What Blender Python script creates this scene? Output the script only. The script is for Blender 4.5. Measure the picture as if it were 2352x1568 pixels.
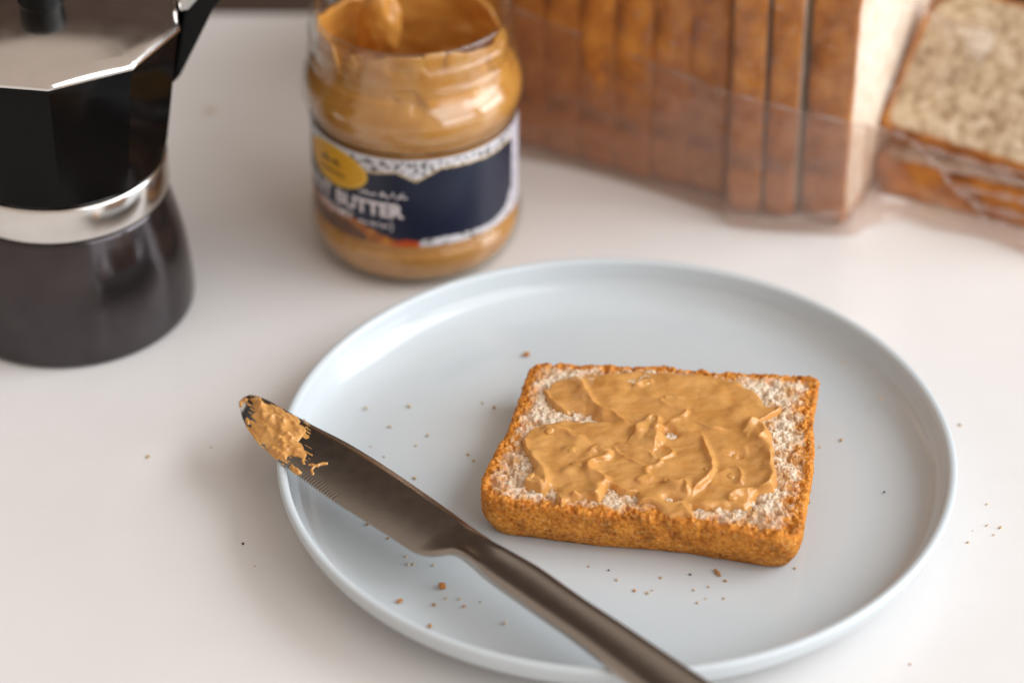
import bpy, bmesh, math, random
import numpy as np
from mathutils import Vector, Matrix

for o in list(bpy.data.objects):
    bpy.data.objects.remove(o)
scene = bpy.context.scene
COL = scene.collection
random.seed(7)

# ------------------------------------------------------------------ camera
PITCH, DIST, RIM_Z = 0.61772366, 0.97012266, 0.0205
LENS = 100.0
TGT = np.array([-0.0338467, 0.0576695, RIM_Z])
CAM = TGT + np.array([0, -DIST * math.cos(PITCH), DIST * math.sin(PITCH)])
cam_data = bpy.data.cameras.new('camera')
cam = bpy.data.objects.new('camera', cam_data)
COL.objects.link(cam)
cam.location = CAM
cam.rotation_euler = (math.pi / 2 - PITCH, 0, 0)
cam_data.lens = LENS
cam_data.sensor_width = 36
cam_data.clip_start = 0.05
cam_data.clip_end = 50
cam_data.dof.use_dof = True
cam_data.dof.focus_distance = 0.914
cam_data.dof.aperture_fstop = 4.6
scene.camera = cam

# ------------------------------------------------------------------ light of the room
world = bpy.data.worlds.new('World')
scene.world = world
world.use_nodes = True
bg = world.node_tree.nodes['Background']
bg.inputs[0].default_value = (0.485, 0.405, 0.345, 1)
bg.inputs[1].default_value = 0.88


def window_pane(name, az_deg, elev_deg, dist, w, h, power, color):
    """one pane of the room's window, an area lamp aimed at the table"""
    ld = bpy.data.lights.new(name, 'AREA')
    ld.shape = 'RECTANGLE'
    ld.size, ld.size_y = w, h
    ld.energy = power
    ld.color = color
    lo = bpy.data.objects.new(name, ld)
    COL.objects.link(lo)
    az, el = math.radians(az_deg), math.radians(elev_deg)
    d = Vector((math.sin(az) * math.cos(el), -math.cos(az) * math.cos(el), math.sin(el)))
    lo.location = d * dist + Vector((0, 0.05, 0))
    lo.rotation_euler = d.to_track_quat('Z', 'Y').to_euler()


DAY = (0.905, 0.955, 1.0)
for az_, amount in ((92, 1.2), (48, 0.60)):                # two casements side by side, each with an upper and a lower pane
    window_pane('window_upper_pane_light', az_, 38, 2.6, 1.76, 1.53, 28.5 * amount, DAY)
    window_pane('window_lower_pane_light', az_, 10, 2.6, 1.68, 0.70, 17.0 * amount, DAY)

scene.view_settings.view_transform = 'Standard'
scene.view_settings.look = 'None'
scene.view_settings.exposure = 0.42
scene.view_settings.gamma = 1.0
scene.view_settings.use_curve_mapping = False
scene.render.engine = 'CYCLES'
scene.cycles.use_denoising = True
scene.cycles.max_bounces = 10
scene.cycles.diffuse_bounces = 4
scene.cycles.glossy_bounces = 4
scene.cycles.transparent_max_bounces = 24
scene.cycles.sample_clamp_indirect = 6.0

# ------------------------------------------------------------------ pixel -> place (2352 x 1568 picture)
FPX = LENS / 36 * 2352
FW = np.array([0, math.cos(PITCH), -math.sin(PITCH)])
RT = np.array([1.0, 0, 0])
UP = np.cross(RT, FW)


def ray(x, y):
    return FW + RT * (x - 1176) / FPX - UP * (y - 784) / FPX


def at(x, y, z=0.0):
    d = ray(x, y)
    return CAM + d * (z - CAM[2]) / d[2]


def aty(x, y, Y):
    d = ray(x, y)
    return CAM + d * (Y - CAM[1]) / d[1]


def pr(P):
    d = np.asarray(P, float) - CAM
    w = d @ FW
    return 1176 + FPX * (d @ RT) / w, 784 - FPX * (d @ UP) / w


# ------------------------------------------------------------------ numpy noise
def _hash(ix, iy, iz, s):
    h = (ix.astype(np.int64) * 374761393 + iy.astype(np.int64) * 668265263
         + iz.astype(np.int64) * 2147483647 + s * 1274126177) & 0xFFFFFFFF
    h = ((h ^ (h >> 13)) * 1274126177) & 0xFFFFFFFF
    h = ((h ^ (h >> 16)) * 2246822519) & 0xFFFFFFFF
    return ((h ^ (h >> 15)) & 0xFFFFFF) / float(0xFFFFFF)


def vnoise(p, s=0):
    i = np.floor(p)
    f = p - i
    f = f * f * f * (f * (f * 6 - 15) + 10)
    ix, iy, iz = i[:, 0], i[:, 1], i[:, 2]
    r = 0
    for a in (0, 1):
        for b in (0, 1):
            for c in (0, 1):
                w = ((f[:, 0] if a else 1 - f[:, 0]) * (f[:, 1] if b else 1 - f[:, 1])
                     * (f[:, 2] if c else 1 - f[:, 2]))
                r = r + w * _hash(ix + a, iy + b, iz + c, s)
    return r * 2 - 1


def fbm(p, octv=4, s=0, gain=0.5):
    r, a, n = 0, 1.0, 0
    for k in range(octv):
        r = r + a * vnoise(p * (2.03 ** k) + 17.3 * k, s + k)
        n += a
        a *= gain
    return r / n


def worley(p, s=0):
    i = np.floor(p)
    f1 = np.full(len(p), 9.0)
    f2 = np.full(len(p), 9.0)
    for a in (-1, 0, 1):
        for b in (-1, 0, 1):
            for c in (-1, 0, 1):
                q = i + np.array([a, b, c])
                x = q[:, 0] + _hash(q[:, 0], q[:, 1], q[:, 2], s + 1)
                y = q[:, 1] + _hash(q[:, 0], q[:, 1], q[:, 2], s + 2)
                z = q[:, 2] + _hash(q[:, 0], q[:, 1], q[:, 2], s + 3)
                d = np.sqrt((x - p[:, 0]) ** 2 + (y - p[:, 1]) ** 2 + (z - p[:, 2]) ** 2)
                m = d < f1
                f2 = np.where(m, f1, np.minimum(f2, d))
                f1 = np.where(m, d, f1)
    return f1, f2


def sstep(a, b, x):
    t = np.clip((x - a) / (b - a), 0, 1)
    return t * t * (3 - 2 * t)


def poly_inside(px, py, poly):
    r = np.zeros(px.shape, bool)
    n = len(poly)
    for i in range(n):
        x0, y0 = poly[i][:2]
        x1, y1 = poly[(i + 1) % n][:2]
        if y0 == y1:
            continue
        r ^= ((y0 > py) != (y1 > py)) & (px < (x1 - x0) * (py - y0) / (y1 - y0) + x0)
    return r


def seg_dist(px, py, a, b):
    ax, ay = a[0], a[1]
    dx, dy = b[0] - ax, b[1] - ay
    t = np.clip(((px - ax) * dx + (py - ay) * dy) / (dx * dx + dy * dy + 1e-18), 0, 1)
    ex, ey = px - ax - t * dx, py - ay - t * dy
    return np.sqrt(ex * ex + ey * ey), t, dx * ey - dy * ex


def line_dist(px, py, pts):
    """distance to a polyline, position along it 0..1, and side"""
    n = len(pts) - 1
    D = np.full(px.shape, 9e9)
    T = np.zeros(px.shape)
    S = np.zeros(px.shape)
    for k in range(n):
        d, t, s = seg_dist(px, py, pts[k], pts[k + 1])
        m = d < D
        D = np.where(m, d, D)
        T = np.where(m, (k + t) / n, T)
        S = np.where(m, s, S)
    return D, T, S


def smooth_line(pts, n=6):
    """Catmull-Rom through the points"""
    P = [np.array(p, float) for p in pts]
    P = [2 * P[0] - P[1]] + P + [2 * P[-1] - P[-2]]
    out = []
    for k in range(1, len(P) - 2):
        a, b, c, d = P[k - 1], P[k], P[k + 1], P[k + 2]
        for j in range(n):
            t = j / n
            out.append(0.5 * (2 * b + (c - a) * t + (2 * a - 5 * b + 4 * c - d) * t * t
                              + (3 * b - a - 3 * c + d) * t ** 3))
    out.append(P[-2])
    return out


# ------------------------------------------------------------------ materials
def mat(name):
    m = bpy.data.materials.new(name)
    m.use_nodes = True
    nt = m.node_tree
    return m, nt, nt.nodes['Principled BSDF']


def node(nt, t, **kw):
    n = nt.nodes.new(t)
    for k, v in kw.items():
        if k.startswith('i_'):
            key = k[2:]
            key = int(key) if key.isdigit() else key.replace('_', ' ')
            n.inputs[key].default_value = v
        else:
            setattr(n, k, v)
    return n


def noise_node(nt, scale, detail=4, rough=0.55, vec=None, coord='Object', sc=None):
    if vec is None:
        tc = node(nt, 'ShaderNodeTexCoord')
        vec = tc.outputs[coord]
    if sc is not None:
        mp = node(nt, 'ShaderNodeMapping')
        mp.inputs['Scale'].default_value = sc
        nt.links.new(vec, mp.inputs[0])
        vec = mp.outputs[0]
    n = node(nt, 'ShaderNodeTexNoise')
    n.inputs['Scale'].default_value = scale
    n.inputs['Detail'].default_value = detail
    n.inputs['Roughness'].default_value = rough
    nt.links.new(vec, n.inputs['Vector'])
    return n


def ramp(nt, fac, stops):
    r = node(nt, 'ShaderNodeValToRGB')
    e = r.color_ramp.elements
    while len(e) < len(stops):
        e.new(0.5)
    for k, (p, c) in enumerate(stops):
        e[k].position = p
        e[k].color = (*c, 1) if len(c) == 3 else c
    nt.links.new(fac, r.inputs[0])
    return r


def mixc(nt, fac, a, b, mode='MIX'):
    m = node(nt, 'ShaderNodeMix', data_type='RGBA', blend_type=mode)
    for sock, v in ((m.inputs[0], fac), (m.inputs[6], a), (m.inputs[7], b)):
        if isinstance(v, (int, float)):
            sock.default_value = v
        elif isinstance(v, tuple):
            sock.default_value = (*v, 1) if len(v) == 3 else v
        else:
            nt.links.new(v, sock)
    return m.outputs[2]


def bump(nt, bsdf, fac, strength, dist, prev=None):
    b = node(nt, 'ShaderNodeBump')
    b.inputs['Strength'].default_value = strength
    b.inputs['Distance'].default_value = dist
    nt.links.new(fac, b.inputs['Height'])
    if prev is not None:
        nt.links.new(prev, b.inputs['Normal'])
    nt.links.new(b.outputs[0], bsdf.inputs['Normal'])
    return b.outputs[0]


M = {}


def build_materials():
    # table: white laminate, faint mottling, one coffee drop stain
    m, nt, b = mat('white_laminate')
    n1 = noise_node(nt, 9, 5)
    c = ramp(nt, n1.outputs[0], [(0.3, (0.80, 0.785, 0.775)), (0.7, (0.84, 0.825, 0.815))]).outputs[0]
    nv = noise_node(nt, 7, 6, 0.62, sc=(0.9, 1.3, 1.0))
    vein = ramp(nt, nv.outputs[0], [(0.47, (0, 0, 0)), (0.53, (0.10, 0.10, 0.10)), (0.60, (0, 0, 0))]).outputs[0]
    c = mixc(nt, vein, c, (0.74, 0.68, 0.66))
    tc = node(nt, 'ShaderNodeTexCoord')
    q = at(482, 255)
    vd = node(nt, 'ShaderNodeVectorMath', operation='DISTANCE')
    vd.inputs[1].default_value = (q[0], q[1], 0)
    nt.links.new(tc.outputs['Object'], vd.inputs[0])
    st = ramp(nt, vd.outputs['Value'], [(0.0, (1, 1, 1)), (0.0016, (1, 1, 1)), (0.0026, (0, 0, 0))]).outputs[0]
    c = mixc(nt, st, c, (0.60, 0.45, 0.33))
    nt.links.new(c, b.inputs['Base Color'])
    b.inputs['Roughness'].default_value = 0.30
    n2 = noise_node(nt, 5, 3)
    r = ramp(nt, n2.outputs[0], [(0.3, (0.17,) * 3), (0.7, (0.30,) * 3)])
    nt.links.new(r.outputs[0], b.inputs['Roughness'])
    b.inputs['Specular IOR Level'].default_value = 0.45
    M['table'] = m

    m, nt, b = mat('brown_wall_paint')
    n1 = noise_node(nt, 3, 3)
    c = ramp(nt, n1.outputs[0], [(0.3, (0.050, 0.030, 0.020)), (0.7, (0.065, 0.040, 0.028))]).outputs[0]
    nt.links.new(c, b.inputs['Base Color'])
    b.inputs['Roughness'].default_value = 0.8
    M['wall'] = m

    # plate: pale blue-grey glazed stoneware
    m, nt, b = mat('blue_grey_glaze')
    n1 = noise_node(nt, 30, 4)
    c = ramp(nt, n1.outputs[0], [(0.3, (0.575, 0.628, 0.66)), (0.7, (0.592, 0.645, 0.678))]).outputs[0]
    nt.links.new(c, b.inputs['Base Color'])
    b.inputs['Roughness'].default_value = 0.13
    b.inputs['Specular IOR Level'].default_value = 0.5
    n2 = noise_node(nt, 45, 2)
    bump(nt, b, n2.outputs[0], 0.06, 0.001)
    M['plate'] = m

    # bread: attribute 'crust' 0 crumb .. 1 crust
    m, nt, b = mat('toasted_bread')
    at_ = node(nt, 'ShaderNodeAttribute', attribute_name='crust')
    n1 = noise_node(nt, 170, 5, 0.6)
    n2 = noise_node(nt, 800, 5, 0.68)
    n3 = noise_node(nt, 1300, 4, 0.65)
    crumb = ramp(nt, n1.outputs[0], [(0.38, (0.60, 0.34, 0.15)), (0.47, (0.76, 0.57, 0.40)), (0.57, (0.84, 0.70, 0.55))]).outputs[0]
    toast = ramp(nt, n2.outputs[0], [(0.34, (0.28, 0.075, 0.008)), (0.45, (0.57, 0.185, 0.018)), (0.56, (0.77, 0.32, 0.042)), (0.70, (0.84, 0.54, 0.24))]).outputs[0]
    dark = ramp(nt, n1.outputs[0], [(0.36, (0.10, 0.028, 0.005)), (0.47, (0.42, 0.125, 0.014)), (0.60, (0.72, 0.28, 0.038))]).outputs[0]
    crustc = mixc(nt, 0.5, toast, dark)
    sp = ramp(nt, n3.outputs[0], [(0.58, (0, 0, 0)), (0.68, (1, 1, 1))]).outputs[0]
    crustc = mixc(nt, mixc(nt, 0.45, (0, 0, 0), sp), crustc, (0.74, 0.50, 0.28))
    f1 = ramp(nt, at_.outputs['Fac'], [(0.12, (0, 0, 0)), (0.55, (1, 1, 1))]).outputs[0]
    f2 = ramp(nt, at_.outputs['Fac'], [(0.60, (0, 0, 0)), (0.92, (1, 1, 1))]).outputs[0]
    col = mixc(nt, f1, crumb, toast)
    col = mixc(nt, f2, col, crustc)
    nt.links.new(col, b.inputs['Base Color'])
    b.inputs['Roughness'].default_value = 0.72
    b.inputs['Specular IOR Level'].default_value = 0.25
    b.inputs['Subsurface Weight'].default_value = 0.25
    b.inputs['Subsurface Radius'].default_value = (1.0, 0.5, 0.25)
    b.inputs['Subsurface Scale'].default_value = 0.0015
    bump(nt, b, n3.outputs[0], 0.6, 0.0006)
    M['bread'] = m

    # loaf slices in the bag
    m, nt, b = mat('loaf_bread')
    at_ = node(nt, 'ShaderNodeAttribute', attribute_name='crust')
    n1 = noise_node(nt, 60, 5, 0.6)
    n2 = noise_node(nt, 220, 4, 0.6)
    crumb = ramp(nt, n2.outputs[0], [(0.3, (0.66, 0.50, 0.36)), (0.5, (0.80, 0.68, 0.55)), (0.7, (0.84, 0.75, 0.64))]).outputs[0]
    crustc = ramp(nt, n1.outputs[0], [(0.32, (0.16, 0.044, 0.006)), (0.47, (0.42, 0.135, 0.013)), (0.62, (0.62, 0.25, 0.036))]).outputs[0]
    f1 = ramp(nt, at_.outputs['Fac'], [(0.15, (0, 0, 0)), (0.6, (1, 1, 1))]).outputs[0]
    nt.links.new(mixc(nt, f1, crumb, crustc), b.inputs['Base Color'])
    b.inputs['Roughness'].default_value = 0.6
    bump(nt, b, n2.outputs[0], 0.5, 0.001)
    M['loaf'] = m
    # the coarse tan piece
    m, nt, b = mat('coarse_tan_bread')
    at_ = node(nt, 'ShaderNodeAttribute', attribute_name='crust')
    n1 = noise_node(nt, 60, 5, 0.6)
    n2 = noise_node(nt, 190, 4, 0.65)
    crumb = ramp(nt, n2.outputs[0], [(0.34, (0.30, 0.19, 0.10)), (0.5, (0.58, 0.43, 0.27)), (0.66, (0.74, 0.60, 0.43))]).outputs[0]
    crustc = ramp(nt, n1.outputs[0], [(0.32, (0.16, 0.044, 0.006)), (0.47, (0.42, 0.135, 0.013)), (0.62, (0.62, 0.25, 0.036))]).outputs[0]
    f1 = ramp(nt, at_.outputs['Fac'], [(0.15, (0, 0, 0)), (0.6, (1, 1, 1))]).outputs[0]
    nt.links.new(mixc(nt, f1, crumb, crustc), b.inputs['Base Color'])
    b.inputs['Roughness'].default_value = 0.7
    bump(nt, b, n2.outputs[0], 1.0, 0.003)
    M['loaf_tan'] = m

    # peanut butter
    for key, base, sss in (('peanut_butter', ((0.57, 0.265, 0.066), (0.68, 0.36, 0.115)), 0.22), ('peanut_butter_jar', ((0.54, 0.225, 0.040), (0.65, 0.32, 0.075)), 0.2),
                           ('peanut', ((0.58, 0.27, 0.06), (0.67, 0.35, 0.10)), 0.3)):
        m, nt, b = mat(key)
        n1 = noise_node(nt, 110, 4)
        c = ramp(nt, n1.outputs[0], [(0.3, base[0]), (0.7, base[1])]).outputs[0]
        nsp = noise_node(nt, 1100, 3)
        c = mixc(nt, ramp(nt, nsp.outputs[0], [(0.62, (0, 0, 0)), (0.70, (0.5, 0.5, 0.5))]).outputs[0], c, (0.34, 0.13, 0.03))
        nt.links.new(c, b.inputs['Base Color'])
        n2 = noise_node(nt, 70, 3)
        r = ramp(nt, n2.outputs[0], [(0.35, (0.10,) * 3), (0.65, (0.28,) * 3)])
        nt.links.new(r.outputs[0], b.inputs['Roughness'])
        b.inputs['Specular IOR Level'].default_value = 0.5
        b.inputs['Subsurface Weight'].default_value = sss
        b.inputs['Subsurface Radius'].default_value = (1.0, 0.45, 0.12)
        b.inputs['Subsurface Scale'].default_value = 0.0022
        n3 = noise_node(nt, 700, 3)
        bump(nt, b, n3.outputs[0], 0.15, 0.0004)
        M[key] = m

    # knife steel
    m, nt, b = mat('brushed_knife_steel')
    n1 = noise_node(nt, 40, 4, 0.6)
    c = ramp(nt, n1.outputs[0], [(0.3, (0.37, 0.335, 0.30)), (0.7, (0.39, 0.355, 0.32))]).outputs[0]
    nt.links.new(c, b.inputs['Base Color'])
    b.inputs['Metallic'].default_value = 1.0
    b.inputs['Roughness'].default_value = 0.26
    n2 = noise_node(nt, 260, 3, 0.6)
    r = ramp(nt, n2.outputs[0], [(0.35, (0.21,) * 3), (0.7, (0.25,) * 3)])
    nt.links.new(r.outputs[0], b.inputs['Roughness'])
    M['knife'] = m

    # moka pot
    m, nt, b = mat('black_gloss_enamel')
    b.inputs['Base Color'].default_value = (0.0035, 0.003, 0.003, 1)
    b.inputs['Roughness'].default_value = 0.10
    b.inputs['Specular IOR Level'].default_value = 0.12
    n1 = noise_node(nt, 60, 3)
    bump(nt, b, n1.outputs[0], 0.03, 0.001)
    M['black'] = m
    m, nt, b = mat('graphite_metallic_paint')
    n1 = noise_node(nt, 90, 4)
    c = ramp(nt, n1.outputs[0], [(0.3, (0.066, 0.057, 0.060)), (0.7, (0.080, 0.070, 0.073))]).outputs[0]
    nt.links.new(c, b.inputs['Base Color'])
    b.inputs['Metallic'].default_value = 0.85
    b.inputs['Roughness'].default_value = 0.13
    M['graphite'] = m
    m, nt, b = mat('polished_aluminium')
    n1 = noise_node(nt, 70, 4)
    c = ramp(nt, n1.outputs[0], [(0.3, (0.70, 0.67, 0.64)), (0.7, (0.78, 0.75, 0.72))]).outputs[0]
    nt.links.new(c, b.inputs['Base Color'])
    b.inputs['Metallic'].default_value = 1.0
    r = ramp(nt, n1.outputs[0], [(0.3, (0.10,) * 3), (0.7, (0.20,) * 3)])
    nt.links.new(r.outputs[0], b.inputs['Roughness'])
    M['alu'] = m
    m, nt, b = mat('black_plastic')
    b.inputs['Base Color'].default_value = (0.004, 0.004, 0.004, 1)
    b.inputs['Roughness'].default_value = 0.42
    b.inputs['Specular IOR Level'].default_value = 0.15
    n1 = noise_node(nt, 300, 3)
    bump(nt, b, n1.outputs[0], 0.1, 0.0005)
    M['plastic'] = m

    # thin clear materials: mirror layer by Fresnel over a see-through layer
    def clear(key, tint, gloss_rough, haze, haze_col, ior=1.45, rippled=None):
        m = bpy.data.materials.new(key)
        m.use_nodes = True
        nt = m.node_tree
        nt.nodes.clear()
        out = node(nt, 'ShaderNodeOutputMaterial')
        tr = node(nt, 'ShaderNodeBsdfTransparent')
        tr.inputs[0].default_value = (*tint, 1)
        gl = node(nt, 'ShaderNodeBsdfGlossy')
        gl.inputs['Roughness'].default_value = gloss_rough
        lw = node(nt, 'ShaderNodeLayerWeight')
        f0 = ((ior - 1) / (ior + 1)) ** 2
        pw = node(nt, 'ShaderNodeMath', operation='POWER')
        pw.inputs[1].default_value = 5.0
        nt.links.new(lw.outputs['Facing'], pw.inputs[0])
        fr = node(nt, 'ShaderNodeMath', operation='MULTIPLY_ADD')
        fr.inputs[1].default_value = 0.85 - f0
        fr.inputs[2].default_value = f0
        nt.links.new(pw.outputs[0], fr.inputs[0])
        if rippled:
            n = noise_node(nt, rippled[0], 4, 0.6, sc=rippled[2] if len(rippled) > 2 else None)
            bp = node(nt, 'ShaderNodeBump')
            bp.inputs['Strength'].default_value = 1.0
            bp.inputs['Distance'].default_value = rippled[1]
            nt.links.new(n.outputs[0], bp.inputs['Height'])
            nt.links.new(bp.outputs[0], gl.inputs['Normal'])
            nt.links.new(bp.outputs[0], lw.inputs['Normal'])
        base = tr.outputs[0]
        if haze > 0:
            df = node(nt, 'ShaderNodeBsdfDiffuse')
            df.inputs[0].default_value = (*haze_col, 1)
            tl = node(nt, 'ShaderNodeBsdfTranslucent')
            tl.inputs[0].default_value = (*haze_col, 1)
            mx0 = node(nt, 'ShaderNodeMixShader')
            mx0.inputs[0].default_value = 0.5
            nt.links.new(df.outputs[0], mx0.inputs[1])
            nt.links.new(tl.outputs[0], mx0.inputs[2])
            mx1 = node(nt, 'ShaderNodeMixShader')
            mx1.inputs[0].default_value = haze
            nt.links.new(base, mx1.inputs[1])
            nt.links.new(mx0.outputs[0], mx1.inputs[2])
            base = mx1.outputs[0]
        mx = node(nt, 'ShaderNodeMixShader')
        nt.links.new(fr.outputs[0], mx.inputs[0])
        nt.links.new(base, mx.inputs[1])
        nt.links.new(gl.outputs[0], mx.inputs[2])
        nt.links.new(mx.outputs[0], out.inputs[0])
        M[key] = m
    clear('clear_glass', (0.965, 0.975, 0.965), 0.02, 0.0, (1, 1, 1), 1.62)
    clear('film_clear', (0.985, 0.98, 0.975), 0.08, 0.012, (0.85, 0.72, 0.62), 1.45, (38, 0.0030))
    clear('film_hazy', (0.97, 0.945, 0.925), 0.10, 0.075, (0.86, 0.66, 0.55), 1.5, (26, 0.0030, (0.35, 1.0, 1.0)))
    clear('film_edge_glint', (0.95, 0.92, 0.90), 0.22, 0.34, (0.85, 0.70, 0.62), 1.6)  # pale haze colour paints the bright line along the cuff edge
    clear('film_crease_glint', (0.93, 0.90, 0.885), 0.22, 0.16, (0.80, 0.68, 0.63), 1.6)  # pale haze colour paints the light streaks on the folds
    clear('water', (0.97, 0.97, 0.97), 0.02, 0.0, (1, 1, 1), 1.5)

    # label print (colour attribute) and lettering
    m, nt, b = mat('printed_label')
    a = node(nt, 'ShaderNodeAttribute', attribute_name='print')
    nt.links.new(a.outputs['Color'], b.inputs['Base Color'])
    b.inputs['Roughness'].default_value = 0.33
    M['label'] = m
    for key, c in (('ink_white', (0.72, 0.66, 0.68)), ('ink_yellow', (0.72, 0.36, 0.012)), ('ink_dark', (0.05, 0.03, 0.015)),
                   ('ink_gold', (0.80, 0.48, 0.05))):
        m, nt, b = mat(key)
        n1 = noise_node(nt, 400, 2)
        cc = ramp(nt, n1.outputs[0], [(0.3, tuple(v * 0.92 for v in c)), (0.7, c)]).outputs[0]
        nt.links.new(cc, b.inputs['Base Color'])
        b.inputs['Roughness'].default_value = 0.4
        M[key] = m


build_materials()


# ------------------------------------------------------------------ object helpers
def tag(o, label, cat, group=None, kind=None):
    if label:
        o['label'] = label
    if cat:
        o['category'] = cat
    if group:
        o['group'] = group
    if kind:
        o['kind'] = kind
    return o


def empty(name, loc, label, cat, group=None):
    o = bpy.data.objects.new(name, None)
    o.location = loc
    o.empty_display_size = 0.01
    COL.objects.link(o)
    return tag(o, label, cat, group)


def mesh_obj(name, V, F, material, parent=None, smooth=True, attrs=None, origin=None):
    """V in world coordinates; the object's origin goes to `origin` or the parent's place"""
    me = bpy.data.meshes.new(name)
    V = np.asarray(V, float)
    o0 = np.array(parent.matrix_world.translation) if False else None
    if parent is not None:
        p, off = parent, np.zeros(3)
        while p is not None:
            off = off + np.array(p.location)
            p = p.parent
        V = V - off
    elif origin is not None:
        V = V - np.asarray(origin)
    me.from_pydata(V.tolist(), [], F if isinstance(F, list) else F.tolist())
    if attrs:
        for k, v in attrs.items():
            v = np.asarray(v, np.float32)
            if v.ndim == 1:
                a = me.attributes.new(k, 'FLOAT', 'POINT')
                a.data.foreach_set('value', v)
            else:
                a = me.attributes.new(k, 'FLOAT_COLOR', 'POINT')
                a.data.foreach_set('color', v.ravel())
    if smooth:
        me.polygons.foreach_set('use_smooth', np.ones(len(me.polygons), bool))
    me.materials.append(material)
    me.update()
    o = bpy.data.objects.new(name, me)
    COL.objects.link(o)
    if parent is not None:
        o.parent = parent
    elif origin is not None:
        o.location = origin
    return o


def grid_faces(nu, nv, wrap_u=False):
    """faces of a nu x nv vertex grid, index = u*nv + v"""
    u = np.arange(nu if wrap_u else nu - 1)
    v = np.arange(nv - 1)
    U, W = np.meshgrid(u, v, indexing='ij')
    U2 = (U + 1) % nu
    return np.stack([U * nv + W, U2 * nv + W, U2 * nv + W + 1, U * nv + W + 1], -1).reshape(-1, 4)


def lathe(profile, n=128, c=(0, 0, 0), close_axis=True, smooth_n=None):
    """profile list of (r,z); poles when r == 0"""
    P = np.array(smooth_line(profile, smooth_n) if smooth_n else profile, float)
    a = np.linspace(0, 2 * np.pi, n, endpoint=False)
    V = np.stack([P[None, :, 0] * np.cos(a)[:, None], P[None, :, 0] * np.sin(a)[:, None],
                  np.repeat(P[None, :, 1], n, 0)], -1).reshape(-1, 3) + np.array(c)
    return V, grid_faces(n, len(P), True)


def clean(o, dist=1e-6):
    bm = bmesh.new()
    bm.from_mesh(o.data)
    bmesh.ops.remove_doubles(bm, verts=bm.verts, dist=dist)
    bmesh.ops.recalc_face_normals(bm, faces=bm.faces)
    bm.to_mesh(o.data)
    bm.free()
    return o


def sharp(o, deg=35):
    try:
        o.data.set_sharp_from_angle(angle=math.radians(deg))
    except Exception:
        pass
    return o


def bevel(o, w, seg=2, lim=0.6):
    b = o.modifiers.new('bevel', 'BEVEL')
    b.width = w
    b.segments = seg
    b.limit_method = 'ANGLE'
    b.angle_limit = lim
    return o


# ------------------------------------------------------------------ setting: table and wall behind
def build_setting():
    x0, x1, y0, y1 = -0.9, 0.9, -0.75, 0.327
    bm = bmesh.new()
    bmesh.ops.create_cube(bm, size=1.0, matrix=Matrix.Translation(((x0 + x1) / 2, (y0 + y1) / 2, -0.015)) @ Matrix.Diagonal((x1 - x0, y1 - y0, 0.03, 1)))
    me = bpy.data.meshes.new('table')
    bm.to_mesh(me)
    bm.free()
    me.materials.append(M['table'])
    o = bpy.data.objects.new('table', me)
    COL.objects.link(o)
    bevel(o, 0.003, 3)
    tag(o, 'white laminate table top under the plate, jar and loaf', 'table', kind='structure')
    V = [(-2.5, 0.80, -0.8), (2.5, 0.80, -0.8), (2.5, 0.80, 0.90), (-2.5, 0.80, 0.90),
         (-2.5, 0.90, -0.8), (2.5, 0.90, -0.8), (2.5, 0.90, 0.90), (-2.5, 0.90, 0.90)]
    F = [(0, 1, 2, 3), (5, 4, 7, 6), (4, 0, 3, 7), (1, 5, 6, 2), (3, 2, 6, 7), (4, 5, 1, 0)]
    o = mesh_obj('wall', V, F, M['wall'], smooth=False)
    tag(o, 'dark brown wall beyond the far edge of the table', 'wall', kind='structure')


build_setting()

PLATE_FLOOR = 0.0060


# ------------------------------------------------------------------ plate
def build_plate():
    prof = [(0.0, 0.0030), (0.066, 0.0030), (0.0685, 0.0006), (0.071, 0.0001), (0.0735, 0.0006), (0.0755, 0.0030),
            (0.088, 0.0042), (0.0975, 0.0064), (0.1040, 0.0096), (0.1078, 0.0134), (0.1095, 0.0172), (0.1100, 0.0192),
            (0.1096, 0.0202), (0.1085, 0.0205), (0.1073, 0.0200), (0.1068, 0.0188), (0.1064, 0.0160), (0.1050, 0.0122),
            (0.1010, 0.0088), (0.0940, 0.0069), (0.0860, 0.0061), (0.0780, PLATE_FLOOR), (0.0700, PLATE_FLOOR), (0.0, PLATE_FLOOR)]
    mid = [tuple(p) for p in smooth_line(prof[1:-1], 5)]
    V, F = lathe([prof[0]] + mid + [prof[-1]], 256)
    V[:, 2] = np.maximum(V[:, 2], 0.0)
    o = mesh_obj('dinner_plate', V, F, M['plate'])
    clean(o)
    tag(o, 'round pale blue-grey plate with upturned rim holding the bread', 'plate')


build_plate()


# ------------------------------------------------------------------ the bread slice on the plate
TOPZ = 0.0218


def rounded_poly(corners, n):
    pts = []
    k = len(corners)
    for i in range(k):
        p = np.array(corners[i][:2])
        r = corners[i][2]
        a = np.array(corners[i - 1][:2]) - p
        b = np.array(corners[(i + 1) % k][:2]) - p
        a, b = a / np.linalg.norm(a), b / np.linalg.norm(b)
        for t in np.linspace(0, 1, 14):
            q0, q1 = p + a * r, p + b * r
            pts.append((1 - t) ** 2 * q0 + 2 * t * (1 - t) * p + t * t * q1)
    pts = np.array(pts)
    pts = np.vstack([pts, pts[:1]])
    L = np.r_[0, np.cumsum(np.linalg.norm(np.diff(pts, axis=0), axis=1))]
    s = np.linspace(0, L[-1], n, endpoint=False)
    return np.stack([np.interp(s, L, pts[:, 0]), np.interp(s, L, pts[:, 1])], -1)


def bread_outline(n=1050):
    cs = []
    for (x, y, r) in ((1222, 830, 0.0055), (1884, 866, 0.0040), (1842, 1236, 0.0095), (1094, 1150, 0.0125)):
        p = at(x, y, TOPZ)
        cs.append((p[0], p[1], r))
    return rounded_poly(cs[::-1], n)      # counter-clockwise


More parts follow.
